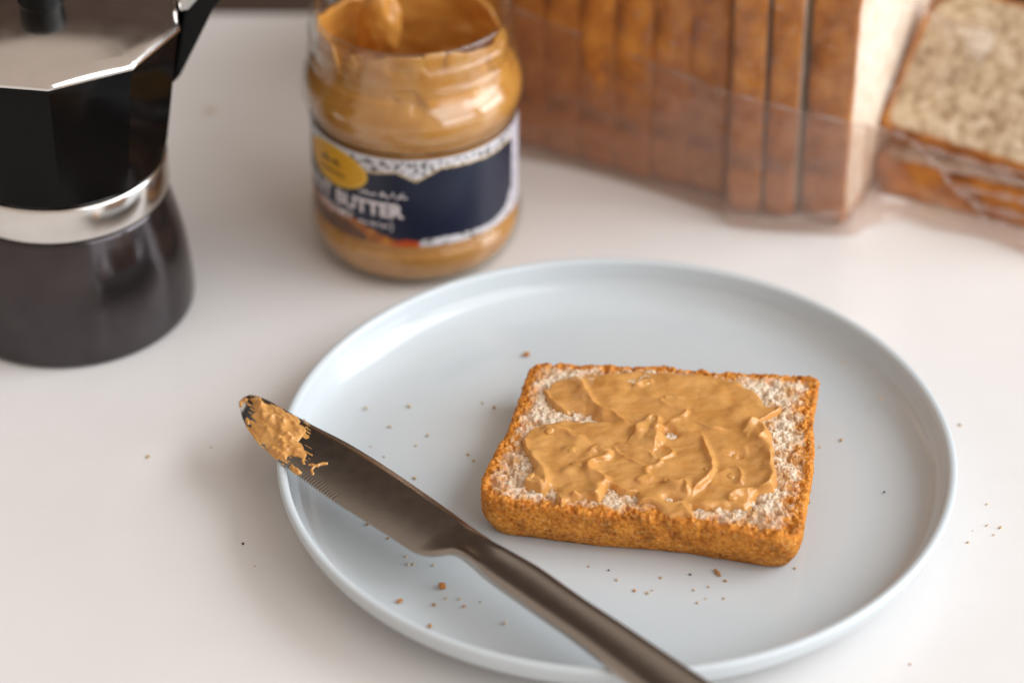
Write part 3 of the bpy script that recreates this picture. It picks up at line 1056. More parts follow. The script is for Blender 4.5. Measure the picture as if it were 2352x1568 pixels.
def build_jar():
    root = empty('glass_jar', (JX, JY, 0), 'open glass jar of peanut butter with a navy label', 'jar')
    root.scale = (1.04, 1.04, 1.04)
    c = (JX, JY, 0)
    outer = [(0.0, 0.0006), (0.022, 0.0005), (0.0285, 0.0003), (0.0320, 0.0004), (0.0345, 0.0022), (0.0368, 0.0065), (0.0377, 0.0110), (0.0375, 0.0150), (0.0364, 0.0172),
             (0.0361, 0.0190), (0.0361, 0.0540), (0.0364, 0.0560), (0.0377, 0.0585), (0.0387, 0.0620), (0.0388, 0.0650), (0.0382, 0.0685), (0.0366, 0.0715),
             (0.0352, 0.0735), (0.0348, 0.0752), (0.0351, 0.0768), (0.0361, 0.0778), (0.0361, 0.0788), (0.0350, 0.0800), (0.0347, 0.0830), (0.0350, 0.0842), (0.0358, 0.0852), (0.0357, 0.0862), (0.0348, 0.0875),
             (0.0347, 0.0915), (0.0345, 0.0930), (0.0336, 0.0938)]
    inner = [(0.0330, 0.0931), (0.0328, 0.0915), (0.0330, 0.0760), (0.0340, 0.0728), (0.0362, 0.0700), (0.0376, 0.0660), (0.0376, 0.0625), (0.0366, 0.0588), (0.0350, 0.0555),
             (0.0348, 0.0190), (0.0362, 0.0140), (0.0364, 0.0105), (0.0353, 0.0065), (0.0326, 0.0030), (0.0290, 0.0017), (0.0, 0.0016)]
    V, F = lathe(outer + inner, 160, c, smooth_n=3)
    V[:, 2] = np.maximum(V[:, 2], 0.0002)
    g = mesh_obj('glass', V, F, M['clear_glass'], root)
    clean(g)
    # peanut butter: outer skin on the inside of the glass, hollow scooped out of the middle
    ri = np.array(inner[::-1])
    nu = 260
    th = np.linspace(0, 2 * np.pi, nu, endpoint=False)
    cs = np.c_[np.cos(th), np.sin(th), 0 * th]
    # how high the butter is smeared up the neck, by direction
    ht = 0.0868 + 0.0040 * fbm(cs * 1.6 + 3, 3, 401) + 0.0018 * fbm(cs * 5.0, 2, 402)
    cdir = th + math.pi / 2                              # 0 towards the camera, positive to the right
    cdir = (cdir + math.pi) % (2 * math.pi) - math.pi
    ht = ht + 0.0050 * np.exp(-((cdir - 0.1) / 0.9) ** 2) - 0.008 * np.exp(-((cdir - 1.9) / 0.35) ** 2) - 0.009 * np.exp(-((cdir + 0.80) / 0.10) ** 2) - 0.004 * np.exp(-((cdir + 2.3) / 0.4) ** 2)
    ht = np.clip(ht, 0.072, 0.0918)
    rows = []
    zi = ri[:, 1]
    no = 70
    for k in range(no):
        z = 0.0019 + (ht - 0.0019) * (k / (no - 1))
        r = np.interp(z, zi, ri[:, 0]) - 0.00012
        if k == 0:
            r = r * 0.0 + 0.028
        p = np.c_[JX + r * np.cos(th), JY + r * np.sin(th), z]
        # voids between butter and glass near the shoulder
        q = np.c_[np.cos(th) * 3.1, np.sin(th) * 3.1, z * 160]
        v = sstep(0.22, 0.5, fbm(q, 2, 411)) * sstep(0.069, 0.074, z) * 0.0020
        p[:, 0] -= v * np.cos(th)
        p[:, 1] -= v * np.sin(th)
        rows.append(p)
    nc = 70
    for k in range(1, nc + 1):
        t = k / nc
        zc = 0.014
        wall = 0.0010 + 0.0040 * t
        ztop = ht
        z = ztop + (zc - ztop) * (1 - (1 - t) ** 1.0)
        rr = np.interp(ztop, zi, ri[:, 0]) - wall
        # wall down to 60%, then round into the floor
        s = np.clip((t - 0.55) / 0.45, 0, 1)
        rad = rr * np.sqrt(np.clip(1 - s ** 2.2, 0, 1)) + 1e-5
        q = np.c_[np.cos(th) * 1.4, np.sin(th) * 1.4, z * 90 + 0.5 * th * 0]
        bumpy = fbm(q + 9, 3, 421)
        rad = np.maximum(rad * (1 + 0.09 * bumpy * sstep(0, 0.15, np.array(t))), 1e-5)
        rad = np.minimum(rad, np.interp(z, zi, ri[:, 0]) - 0.0006)
        zz = z + 0.0035 * fbm(q * 1.5 + 33, 3, 431) * sstep(0.02, 0.2, np.array(t)) * (1 - s ** 4)
        rows.append(np.c_[JX + rad * np.cos(th), JY + rad * np.sin(th), zz])
    G = np.stack(rows, 1)
    F = grid_faces(nu, G.shape[1], True).tolist()
    F.append([i * G.shape[1] for i in range(nu)][::-1])
    pb = mesh_obj('peanut_butter', G.reshape(-1, 3), F, M['peanut_butter_jar'], root)
    # a thick tongue of butter hanging inside at the back left
    V, F = blob(0.010, 77, (0.75, 0.55, 1.25), 4, 0.35, 1.5)
    mesh_obj('peanut_butter_lump', V + np.array([JX - 0.0125, JY + 0.0170, 0.0775]), F, M['peanut_butter_jar'], pb)

    # ---- label, wrapped round the glass; s = arc length from the camera side
    R = 0.03628
    face = math.atan2(CAM[1] - JY, CAM[0] - JX)

    def wrap(s, z, lift=0.0):
        a = face + np.asarray(s) / R
        return np.stack([JX + (R + lift) * np.cos(a), JY + (R + lift) * np.sin(a), np.asarray(z) + 0 * a], -1)
    s = np.arange(-0.078, 0.0545, 0.00035)
    z = np.arange(0.0192, 0.0541, 0.00030)
    S, Z = np.meshgrid(s, z, indexing='ij')
    sm, zm = S * 1000, Z * 1000
    col = np.zeros(S.shape + (3,))
    navy = np.array((0.006, 0.010, 0.030))
    col[:] = navy
    pp = np.c_[sm.ravel(), zm.ravel(), 0 * sm.ravel()]
    nz = fbm(pp / 2.2, 3, 501).reshape(S.shape)
    n2 = fbm(pp / 1.1, 2, 502).reshape(S.shape)
    white = np.array((0.62, 0.60, 0.63))

    def paint(mask, base, jitter=0.12):
        col[mask] = np.clip(np.array(base) * (1 + jitter * nz[mask])[:, None], 0, 1)
    top = np.interp(sm, [-78, -52, -34, -22, -14, -7, -2, 0, 3, 9, 18, 28, 40, 55], [46, 47, 47.0, 47.4, 47.6, 48.8, 46.6, 45.2, 47.0, 50.0, 49.6, 49.0, 49.4, 50])
    tb = zm > top + 0.35 * n2
    paint(tb, white)
    paint(tb & (n2 > 0.18) & (zm < 53.2), (0.10, 0.095, 0.09), 0.4)
    paint((np.abs(zm - top - 0.3) < 0.32), (0.60, 0.44, 0.22), 0.2)
    bot = np.interp(sm, [-78, -3, -1, 2, 10, 18, 26, 33, 38, 41, 55], [0, 0, 20.5, 22.0, 22.6, 22.2, 21.8, 22.6, 24.5, 29, 29])
    bb = zm < bot + 0.5 * n2
    paint(bb, white)
    paint(bb & (n2 > 0.22), (0.12, 0.11, 0.11), 0.4)
    paint((sm > 42.5 + 0.4 * n2), (0.60, 0.58, 0.63), 0.1)
    paint((sm > 44) & (sm < 46) & (n2 > 0.05), (0.22, 0.20, 0.33), 0.2)
    orange = np.interp(sm, [-60, -46, -38, -30, -24, -18, -13, -8, -5, -3], [26, 27.4, 28.4, 28.6, 27.6, 25.2, 23.4, 22.0, 20.6, 18])
    om = zm < orange + 0.5 * nz
    paint(om, (0.36, 0.105, 0.012), 0.5)
    paint(om & (nz > 0.15), (0.50, 0.19, 0.02), 0.3)
    paint(om & (zm < orange - 3.2 + n2) & (sm < -18), (0.12, 0.05, 0.02), 0.4)
    paint((zm < 22.3 - 0.35 * np.abs(sm + 3) + 0.4 * n2) & (sm > -9) & (sm < 1), (0.45, 0.06, 0.008), 0.4)
    V = wrap(S.ravel(), Z.ravel())
    lab = mesh_obj('label', V, grid_faces(len(s), len(z)), M['label'], root,
                   attrs={'print': np.c_[col.reshape(-1, 3), np.ones(S.size)]})
    sol = lab.modifiers.new('thickness', 'SOLIDIFY')
    sol.thickness = 0.0001
    sol.offset = -1

    # badge: yellow oval with a gold rim and small dark writing
    def oval(a, b, cs, cz, lift, m, name, par):
        t = np.linspace(0, 2 * np.pi, 64, endpoint=False)
        rr = np.linspace(0.0, 1, 12)
        P = np.array([wrap(cs + a * r * np.cos(t), cz + b * r * np.sin(t), lift) for r in np.maximum(rr, 0.001)])
        V = P.transpose(1, 0, 2).reshape(-1, 3)
        return mesh_obj(name, V, grid_faces(64, 12, True), m, par)
    oval(0.0155, 0.0078, -0.0325, 0.0452, 0.00012, M['ink_gold'], 'badge_rim', lab)
    oval(0.0142, 0.0067, -0.0325, 0.0452, 0.00020, M['ink_yellow'], 'badge', lab)

    def lettering(txt, size, s0, z0, m, name, width=None, lift=0.00016, bold=0.0):
        cu = bpy.data.curves.new(name, 'FONT')
        cu.body = txt
        cu.size = size
        cu.offset = bold
        cu.resolution_u = 3
        to = bpy.data.objects.new(name, cu)
        COL.objects.link(to)
        dg = bpy.context.evaluated_depsgraph_get()
        me = bpy.data.meshes.new_from_object(to.evaluated_get(dg))
        co = np.array([v.co[:] for v in me.vertices])
        fs = [tuple(p.vertices) for p in me.polygons]
        bpy.data.objects.remove(to)
        bpy.data.curves.remove(cu)
        x = co[:, 0] - co[:, 0].min()
        if width:
            x = x * width / x.max()
        V = wrap(s0 + x, z0 + co[:, 1], lift)
        return mesh_obj(name, V, fs, m, lab, smooth=False)

    lettering('BUTTER', 0.0074, -0.0310, 0.0310, M['ink_white'], 'lettering', 0.0268, bold=0.0003)
    lettering('PEANUT', 0.0074, -0.0605, 0.0310, M['ink_white'], 'lettering', 0.0270, bold=0.0003)
    lettering('CREAMY', 0.0044, -0.0420, 0.0262, M['ink_white'], 'lettering', 0.0190, bold=0.0001)

    def script(strokes, s0, z0, sc, m, wd, lift=0.00016):
        """brush-written line of joined strokes and dots"""
        V, F = [], []
        for st in strokes:
            L = np.array(smooth_line(st, 5)) if len(st) > 2 else np.array(st, float)
            tan = np.gradient(L, axis=0)
            tan /= (np.linalg.norm(tan, axis=1)[:, None] + 1e-9)
            nn = np.stack([-tan[:, 1], tan[:, 0]], -1)
            b0 = len(V)
            for k, p in enumerate(L):
                for sg in (-1, 1):
                    q = p * sc + nn[k] * wd * sg
                    V.append(wrap(s0 + q[0], z0 + q[1], lift))
            for k in range(len(L) - 1):
                a = b0 + 2 * k
                F.append((a, a + 1, a + 3, a + 2))
        return mesh_obj('script_lettering', V, F, m, lab, smooth=False)
    wave = [[(0, 0.1), (1, 0), (2, 0.2), (2.3, 0.9), (2.6, 0.1), (4, 0), (5, 0.4), (5.4, 0)], [(6.4, 0), (7.2, 0.1), (7.6, 0.8), (7.3, 1.2), (7.0, 0.7), (8.2, 0.2), (9.5, 0.1)],
            [(10.3, 1.6), (10.4, 0.6), (10.5, 0)], [(11.3, -0.6), (12, 0.0), (12.4, 0.8), (13.2, 0.1), (14.4, 0)], [(1.2, 0.9), (1.5, 0.9)], [(8.5, -0.7), (8.9, -0.7)], [(12.9, 1.4), (13.4, 1.4)]]
    script(wave, -0.0205, 0.0390, 0.00122, M['ink_white'], 0.00030)
    script([[(p[0], p[1]) for p in st] for st in wave[:5]], -0.0215, 0.0268, 0.00082, M['ink_white'], 0.00030)
    script([[(0, 1.6), (0.7, 0.4), (0.4, -1.2)]], -0.0095, 0.0268, 0.0016, M['ink_white'], 0.00018)
    script([[(0, 0), (2, 0.2), (2.5, 1), (3, 0.1), (5, 0)], [(6, 0.1), (7.5, 0.9), (8, 0), (9, 0)]], -0.0385, 0.0462, 0.0011, M['ink_dark'], 0.00060, 0.0003)
    script([[(0, 0), (4, -0.2), (8, 0.1), (15, 0)]], -0.0400, 0.0424, 0.0009, M['ink_dark'], 0.00040, 0.0003)


build_jar()


# ------------------------------------------------------------------ moka pot
def build_moka():
    cx, cy = -0.192, 0.1125
    root = empty('moka_pot', (cx, cy, 0), 'black stovetop coffee pot with a faceted body, silver collar and graphite base', 'coffee pot')
    c = (cx, cy, 0)
    base = [(0.0, 0.0012), (0.038, 0.0012), (0.0400, 0.0002), (0.0422, 0.0004), (0.0436, 0.0022), (0.0438, 0.0060), (0.0434, 0.0130), (0.0424, 0.0230), (0.0408, 0.0320), (0.0389, 0.0400),
            (0.0376, 0.0450), (0.0370, 0.0470), (0.0362, 0.0478), (0.0340, 0.0480), (0.0, 0.0480)]
    V, F = lathe(base, 128, c, smooth_n=4)
    o = mesh_obj('base', V, F, M['graphite'], root)
    clean(o)
    collar = [(0.034, 0.0482), (0.0368, 0.0482), (0.0376, 0.0488), (0.0379, 0.0500), (0.0379, 0.0610), (0.0376, 0.0618), (0.0366, 0.0622), (0.034, 0.0622), (0.034, 0.0482)]
    V, F = lathe(collar, 128, c)
    o = mesh_obj('collar', V, F, M['alu'], root)
    clean(o)
    sharp(o, 50)
    NF = 10
    a0 = math.radians(-80.5)

    def deca(r, z, rot=0.0, blend=0.0, n=120):
        """decagon ring, blend 1 = circle"""
        a = np.linspace(0, 2 * np.pi, n, endpoint=False) + a0
        seg = 2 * np.pi / NF
        loc = (a - a0) % seg - seg / 2
        rr = r * np.cos(seg / 2) / np.cos(loc)
        rr = rr * (1 - blend) + r * blend * 0.985
        return np.c_[cx + rr * np.cos(a), cy + rr * np.sin(a), np.full(n, z)]
    rings = [deca(0.0345, 0.0624, blend=1), deca(0.0376, 0.0624, blend=0.9), deca(0.0384, 0.0632, blend=0.7), deca(0.0392, 0.068, blend=0.25), deca(0.0400, 0.073, blend=0.0), deca(0.0416, 0.083),
             deca(0.0433, 0.094), deca(0.0450, 0.105), deca(0.0464, 0.1130), deca(0.0464, 0.1136), deca(0.043, 0.1136)]
    G = np.stack(rings, 1)
    o = mesh_obj('upper_body', G.reshape(-1, 3), grid_faces(120, G.shape[1], True), M['black'], root)
    clean(o)
    sharp(o, 22)

    # lid: facet edges turned down, the long middle of each edge arched
    def lid_ring(ins, z, arch):
        p = deca(0.0474 - ins, z, blend=min(1.0, max(0.0, ins - 0.003) / 0.022))
        a = np.linspace(0, NF, 120, endpoint=False) % 1.0
        k = np.sin(a * np.pi) ** 0.8
        p[:, 2] += arch * k
        return p
    rings = [lid_ring(0.003, 0.1137, 0), lid_ring(0.0006, 0.1137, 0), lid_ring(0.0, 0.1142, 0), lid_ring(0.0002, 0.1152, 0.0001), lid_ring(0.0008, 0.1159, 0.0004),
             lid_ring(0.0022, 0.1166, 0.0006), lid_ring(0.006, 0.1174, 0.0005), lid_ring(0.013, 0.1192, 0.0002), lid_ring(0.024, 0.1214, 0.0), lid_ring(0.036, 0.1227, 0.0), lid_ring(0.0470, 0.1230, 0)]
    G = np.stack(rings, 1)
    lid = mesh_obj('lid', G.reshape(-1, 3), grid_faces(120, G.shape[1], True), M['alu'], root)
    clean(lid)
    sharp(lid, 60)
    knob = [(0.0, 0.1218), (0.0064, 0.1218), (0.0076, 0.1220), (0.0080, 0.1230), (0.0076, 0.1250), (0.0079, 0.1290), (0.0088, 0.1345), (0.0084, 0.1375), (0.0060, 0.1390), (0.0, 0.1392)]
    V, F = lathe(knob, 48, c, smooth_n=3)
    o = mesh_obj('knob', V, F, M['plastic'], lid)
    clean(o)
    # handle arm rising away from the pot, and the hinge plate
    ang = math.radians(19)
    d = np.array([math.cos(ang), math.sin(ang)])
    pn = np.array([-d[1], d[0]])

    def arm(name, prof, half, m, par, bev):
        V = []
        for sgn in (-1, 1):
            for (r, z) in prof:
                p = np.array([cx, cy]) + d * r + pn * half * sgn
                V.append((p[0], p[1], z))
        k = len(prof)
        F = [list(range(k))[::-1], list(range(k, 2 * k))] + [[i, (i + 1) % k, k + (i + 1) % k, k + i] for i in range(k)]
        o = mesh_obj(name, V, F, m, par, smooth=False)
        clean(o)
        bevel(o, bev, 3, 0.4)
        return o
    arm('handle', [(0.0405, 0.0850), (0.0440, 0.0885), (0.0505, 0.1000), (0.0572, 0.1120), (0.0660, 0.1215), (0.0800, 0.1290), (0.1000, 0.1330), (0.1010, 0.1440), (0.0760, 0.1410), (0.0600, 0.1320), (0.0500, 0.1210), (0.0462, 0.1120)],
        0.0075, M['plastic'], root, 0.0015)
    arm('hinge', [(0.0450, 0.1140), (0.0480, 0.1140), (0.0530, 0.1190), (0.0540, 0.1225), (0.0500, 0.1220), (0.0450, 0.1180)], 0.0085, M['alu'], root, 0.0006)


build_moka()


# ------------------------------------------------------------------ sliced loaf
def slice_mesh(W, H, T, seed):
    """upright slice: local x = thickness, y = width, z = height; returns V, F, crust"""
    pts = rounded_poly([(-W / 2, 0, 0.006), (W / 2, 0, 0.006), (W / 2, H, 0.016), (-W / 2, H, 0.016)], 150)
    n = len(pts)
    c = pts.mean(0)
    tan = np.roll(pts, -1, 0) - np.roll(pts, 1, 0)
    tan /= np.linalg.norm(tan, axis=1)[:, None]
    nor = np.stack([tan[:, 1], -tan[:, 0]], -1)
    rows, K = [], []
    ins = [0.96, 0.8, 0.6, 0.4, 0.25, 0.14, 0.08, 0.05, 0.03, 0.015, 0.004]
    for sgn in (-1, 1):
        part, pk = [], []
        for q in ins:
            p = c + (pts - c) * (1 - q)
            part.append(np.c_[np.full(n, sgn * (T / 2)), p])
            pk.append(np.full(n, np.interp(q, [0, 0.03, 0.085], [1, 0.7, 0.0])))
        if sgn < 0:
            rows += part
            K += pk
            for t in np.linspace(-0.94, 0.94, 9):
                b = 0.0006 * math.cos(t * 1.5)
                rows.append(np.c_[np.full(n, t * T / 2), pts + nor * b])
                K.append(np.full(n, 1.0 if abs(t) < 0.8 else 0.85))
        else:
            rows += part[::-1]
            K += pk[::-1]
    G = np.stack(rows, 1)
    V = G.reshape(-1, 3)
    K = np.stack(K, 1).reshape(-1)
    mm = V * 1000 + seed * 31.0
    d = 0.45 * fbm(mm / 7, 3, seed) + 0.25 * fbm(mm / 2.2, 2, seed + 3)
    cen = np.array([0, c[0], c[1]])
    dirv = V - cen
    dirv = np.where((K > 0.8)[:, None], dirv * np.array([0.1, 1, 1]), dirv * np.array([1, 0, 0]))
    dirv /= (np.linalg.norm(dirv, axis=1)[:, None] + 1e-9)
    V = V + dirv * d[:, None] / 1000
    K = np.clip(K + 0.25 * fbm(mm / 5, 2, seed + 9) * ((K > 0.05) & (K < 0.8)), 0, 1)
    V[:, 2] -= V[:, 2].min()
    nr = G.shape[1]
    F = grid_faces(n, nr, True).tolist()
    F.append([i * nr for i in range(n)])
    F.append([i * nr + nr - 1 for i in range(n)][::-1])
    return V, F, K


def put_slice(corner, yaw, W, H, T, seed, label, tilt=0.0, lift=0.0, lean=0.0):
    """corner: front bottom end of the slice on the side towards the camera; yaw = heading of the stack axis"""
    V, F, K = slice_mesh(W, H, T, seed)
    V = V.copy()
    V[:, 1] += W / 2                                   # front side at y = 0
    ct, st_ = math.cos(tilt), math.sin(tilt)
    V = V @ np.array([[ct, 0, -st_], [0, 1, 0], [st_, 0, ct]])
    cl, sl = math.cos(lean), math.sin(lean)
    V = V @ np.array([[1, 0, 0], [0, cl, sl], [0, -sl, cl]])
    cyw, sy = math.cos(yaw), math.sin(yaw)
    V = V @ np.array([[cyw, sy, 0], [-sy, cyw, 0], [0, 0, 1]])
    V[:, 2] -= V[:, 2].min() - lift
    V[:, :2] += np.array(corner)
    o = mesh_obj('loaf_slice', V, F, M['loaf'], None, attrs={'crust': K}, origin=(corner[0], corner[1], lift))
    tag(o, label, 'bread', 'bread slices in the plastic bag')
    clean(o, 1e-7)
    return o


FRONT = []


ORD = ('first', 'second', 'third', 'fourth', 'fifth', 'sixth', 'seventh', 'eighth', 'ninth')


def build_loaf():
    T = 0.0149
    # the ranked slices running back behind the jar
    p0, p1 = at(1659, 466, 0)[:2], at(1189, 347, 0)[:2]
    d = (p0 - p1) / np.linalg.norm(p0 - p1)
    yaw = math.atan2(d[1], d[0])
    rnd = random.Random(3)
    for k in range(9):
        q = p0 - d * (0.0078 + k * 0.0150)
        nn = np.array([-d[1], d[0]])
        jit = 0.0 if k in (0,) else rnd.uniform(-0.0012, 0.0030)
        put_slice(q + nn * jit, yaw + rnd.uniform(-0.03, 0.03), 0.090, 0.104 + rnd.uniform(-0.002, 0.002), T, 600 + k,
                  'brown-crusted bagged slice, %s in the tight rank counting from the pushed-forward slices' % ORD[k], lift=0.0003)
    # three slices pushed forward at the open end
    labs = ('bagged slice pushed forward at the head of the tight rank', 'bagged slice second from the pale end face of the loaf',
            'end slice of the bagged loaf showing its pale crumb face')
    for j, (xa, ya, xb, yb, yw) in enumerate(((1668, 496, 1742, 505, -15), (1750, 507, 1818, 511, -17), (1832, 512, 1938, 519, -25))):
        a, b = at(xa, ya, 0)[:2], at(xb, yb, 0)[:2]
        mid = (a + b) / 2
        tt = np.linalg.norm(b - a) * 0.97
        put_slice(mid, math.radians(yw), 0.090, 0.104, tt, 640 + j, labs[j], tilt=math.radians((-0.6, -0.4, 0.0)[j]), lift=0.0003)
    # a slice lying flat at the open end, and a short one tilted on top of it
    a, b = at(1992, 440, 0.0)[:2], at(2420, 545, 0.0)[:2]
    dd = (b - a) / np.linalg.norm(b - a)
    bk = np.array([-dd[1], dd[0]])
    for k, (z0, sh, lb) in enumerate(((0.0004, 0.0, 'slice lying flat on the table under the crumpled mouth of the bag'),)):
        V, F, K = slice_mesh(0.096, 0.100, 0.0146, 720 + k)
        mid = a + dd * (0.050 + 0.003 * k) + bk * sh
        P = np.zeros_like(V)
        P[:, :2] = mid + V[:, 1:2] * dd + V[:, 2:3] * bk
        P[:, 2] = V[:, 0]
        P[:, 2] += z0 - P[:, 2].min()
        o = mesh_obj('loaf_slice', P, F, M['loaf'], None, attrs={'crust': K}, origin=(mid[0], mid[1], z0))
        clean(o, 1e-7)
        tag(o, lb, 'bread', 'bread slices in the plastic bag')
    zt = 0.0158
    a, b = at(2030, 300, zt + 0.0100)[:2], at(2400, 410, zt + 0.0100)[:2]
    dd = (b - a) / np.linalg.norm(b - a)
    bk = np.array([-dd[1], dd[0]])
    V, F, K = slice_mesh(0.104, 0.062, 0.0150, 700)
    le = math.radians(50)
    mid = a + dd * 0.049
    P = np.zeros_like(V)
    back = V[:, 2] * math.sin(le) + V[:, 0] * math.cos(le)
    up = V[:, 2] * math.cos(le) - V[:, 0] * math.sin(le)
    P[:, :2] = mid + V[:, 1:2] * dd + (back - back.min())[:, None] * bk
    P[:, 2] = up - up.min() + zt
    o = mesh_obj('loaf_slice', P, F, M['loaf_tan'], None, attrs={'crust': K}, origin=(mid[0], mid[1], zt))
    clean(o, 1e-7)
    q = at(2300, 60, 0.0)[:2]
    put_slice(q, math.radians(78), 0.010 + 0.090, 0.104, 0.0150, 705, 'slice standing at the back of the bag behind the tilted slice', lift=0.0003)
    tag(o, 'coarse tan piece of bread tilted face up beside the pale end of the loaf', 'bread', 'bread slices in the plastic bag')


build_loaf()


# ------------------------------------------------------------------ plastic bag
def build_bag():
    root = empty('plastic_bag', (0.05, 0.16, 0), 'clear crumpled plastic bread bag wrapped round the sliced loaf', 'bag')
    off = 0.0058
    pts_px = [(1150, 332), (1189, 347), (1318, 373), (1447, 409), (1592, 456), (1655, 478), (1668, 502), (1740, 512), (1850, 520), (1955, 524), (1990, 505), (2080, 486), (2160, 512), (2260, 533), (2352, 556), (2440, 590)]
    line = np.array([(1100, -10), (1190, 30), (1500, 150), (1660, 215), (1820, 258), (1980, 290), (2045, 300), (2120, 345), (2200, 362), (2352, 400), (2450, 430)], float)
    P = np.array([at(x, y, 0)[:2] for x, y in smooth_line(pts_px, 10)])
    P[:, 1] -= off
    n = len(P)
    nv = 60
    V = np.zeros((n, nv, 3))
    wrk = np.zeros(n)
    for i, (x, y) in enumerate(P):
        sx, sy = pr((x, y, 0.03))
        ly = np.interp(sx, line[:, 0], line[:, 1])
        tail = float(sstep(0.093, 0.125, np.array(x)))
        back = 0.004 + 0.030 * tail
        # top of the cuff: where the sight line at that height meets the film
        q = aty(sx, ly, y + back)
        zt = max(q[2], 0.006)
        for k in range(nv):
            v = k / (nv - 1)
            V[i, k] = (x, y + back * v ** (1 + tail), zt * v + 0.0008)
        wrk[i] = tail
    mm = V.reshape(-1, 3) * 1000
    ti = np.repeat(wrk, nv)
    vv = np.tile(np.linspace(0, 1, nv), n)
    ddir = np.c_[mm[:, 0] * 0.028 + mm[:, 2] * 0.02, mm[:, 2] * 0.20 + mm[:, 0] * 0.045, mm[:, 1] * 0.02]
    f = fbm(ddir / 1.6, 4, 801)
    cre = 1 - np.abs(fbm(ddir / 2.4 + 5, 3, 805)) * 2.2
    amp = (0.9 + 4.5 * ti) * sstep(0.0, 0.12, vv)
    W = V.reshape(-1, 3).copy()
    W[:, 1] -= (f * amp + np.clip(cre, 0, 1) ** 3 * (0.4 + 4.0 * ti) * sstep(0, 0.1, vv)) / 1000
    W[:, 2] += (0.6 * fbm(ddir / 1.2 + 9, 3, 807) * amp * sstep(0, 0.2, vv)) / 1000
    W[:, 2] = np.maximum(W[:, 2], 0.0006)
    o = mesh_obj('cuff_film', W, grid_faces(n, nv), M['film_hazy'], root)
    sol = o.modifiers.new('thickness', 'SOLIDIFY')
    sol.thickness = 0.00008
    # rolled edge of the cuff, its pale haze standing in for the highlight line
    tube = []
    E = W.reshape(n, nv, 3)[:, -1]
    ns = 8
    for i in range(n):
        for k in range(ns):
            a = 2 * math.pi * k / ns
            r = 0.0007 * (0.7 + 0.5 * math.sin(i * 0.7))
            tube.append(E[i] + np.array([0, math.cos(a) * r, math.sin(a) * r]))
    idx = np.arange(n * ns).reshape(n, ns)
    Ft = np.stack([idx[:-1], np.roll(idx[:-1], -1, 1), np.roll(idx[1:], -1, 1), idx[1:]], -1).reshape(-1, 4)
    mesh_obj('cuff_edge', np.array(tube), Ft, M['film_edge_glint'], root)
    # sharp creases of the gathered bag mouth, pale tubes added for their highlight streaks
    for px in ([(2048, 300), (2100, 330), (2140, 368), (2172, 392), (2262, 396), (2352, 420), (2440, 440)], [(2160, 398), (2198, 430), (2300, 450), (2352, 462), (2430, 480)],
               [(2186, 433), (2238, 466), (2258, 503), (2300, 516), (2352, 542), (2430, 575)], [(2110, 332), (2200, 362), (2290, 386), (2380, 402)],
               [(2230, 470), (2300, 486), (2400, 512)], [(1720, 508), (1790, 505), (1880, 494), (1960, 492)]):
        L = []
        for (xx, yy) in smooth_line(px, 8):
            g = at(xx, yy, 0.012)
            L.append(aty(xx, yy, np.interp(g[0], P[:, 0], P[:, 1]) - 0.003))
        tb_ = []
        for i in range(len(L)):
            r = 0.0019 * (0.65 + 0.35 * math.sin(i * 0.9 + px[0][0])) * min(1, 0.3 + i / 6, 0.3 + (len(L) - 1 - i) / 6)
            for k in range(ns):
                t = 2 * math.pi * k / ns
                q = L[i] + np.array([0, math.cos(t) * r * 0.6, math.sin(t) * r])
                q[2] = max(q[2], 0.0004)
                tb_.append(q)
        idx = np.arange(len(L) * ns).reshape(len(L), ns)
        Ft = np.stack([idx[:-1], np.roll(idx[:-1], -1, 1), np.roll(idx[1:], -1, 1), idx[1:]], -1).reshape(-1, 4)
        mesh_obj('film_crease_glint', np.array(tb_), Ft, M['film_crease_glint'], root)
    # the film that covers the whole loaf, just inside the cuff
    sel = [i for i in range(n) if P[i, 0] < 0.094]
    nv2 = 70
    V = np.zeros((len(sel), nv2, 3))
    for a, i in enumerate(sel):
        for k in range(nv2):
            v = k / (nv2 - 1)
            V[a, k] = (P[i, 0], P[i, 1] + 0.0022 + 0.002 * v, 0.0012 + 0.112 * v)
    mm = V.reshape(-1, 3) * 1000
    W = V.reshape(-1, 3).copy()
    W[:, 1] += 0.0009 * fbm(np.c_[mm[:, 0] / 9, mm[:, 2] / 14, 0 * mm[:, 0]], 4, 811) * sstep(0, 6, mm[:, 2])
    o = mesh_obj('loaf_film', W, grid_faces(len(sel), nv2), M['film_clear'], root)
    sol = o.modifiers.new('thickness', 'SOLIDIFY')
    sol.thickness = 0.00006
    # film over the leaning slice and its raised seam
    a = np.array([aty(x, y, 0.205 - 0.0) for x, y in ((2000, -60), (2075, 0), (2170, 42), (2260, 66), (2352, 95), (2420, 120))])
    tube = []
    Ls = np.array(smooth_line([tuple(q) for q in a], 10))
    for i in range(len(Ls)):
        for k in range(ns):
            t = 2 * math.pi * k / ns
            r = 0.0011
            tube.append(Ls[i] + np.array([0, math.cos(t) * r * 0.4, math.sin(t) * r]))
    idx = np.arange(len(Ls) * ns).reshape(len(Ls), ns)
    Ft = np.stack([idx[:-1], np.roll(idx[:-1], -1, 1), np.roll(idx[1:], -1, 1), idx[1:]], -1).reshape(-1, 4)
    mesh_obj('film_seam', np.array(tube), Ft, M['film_hazy'], root)
    V = []
    nb = 24
    for i in range(len(Ls)):
        for k in range(nb):
            v = k / (nb - 1)
            e = Ls[i]
            x = e[0] + 0.004 * v
            base = P[np.argmin(np.abs(P[:, 0] - x))]
            y = e[1] * (1 - v) + (base[1] + 0.030) * v
            V.append((x, y, e[2] * (1 - v) + 0.03 * v))
    V = np.array(V)
    mm = V * 1000
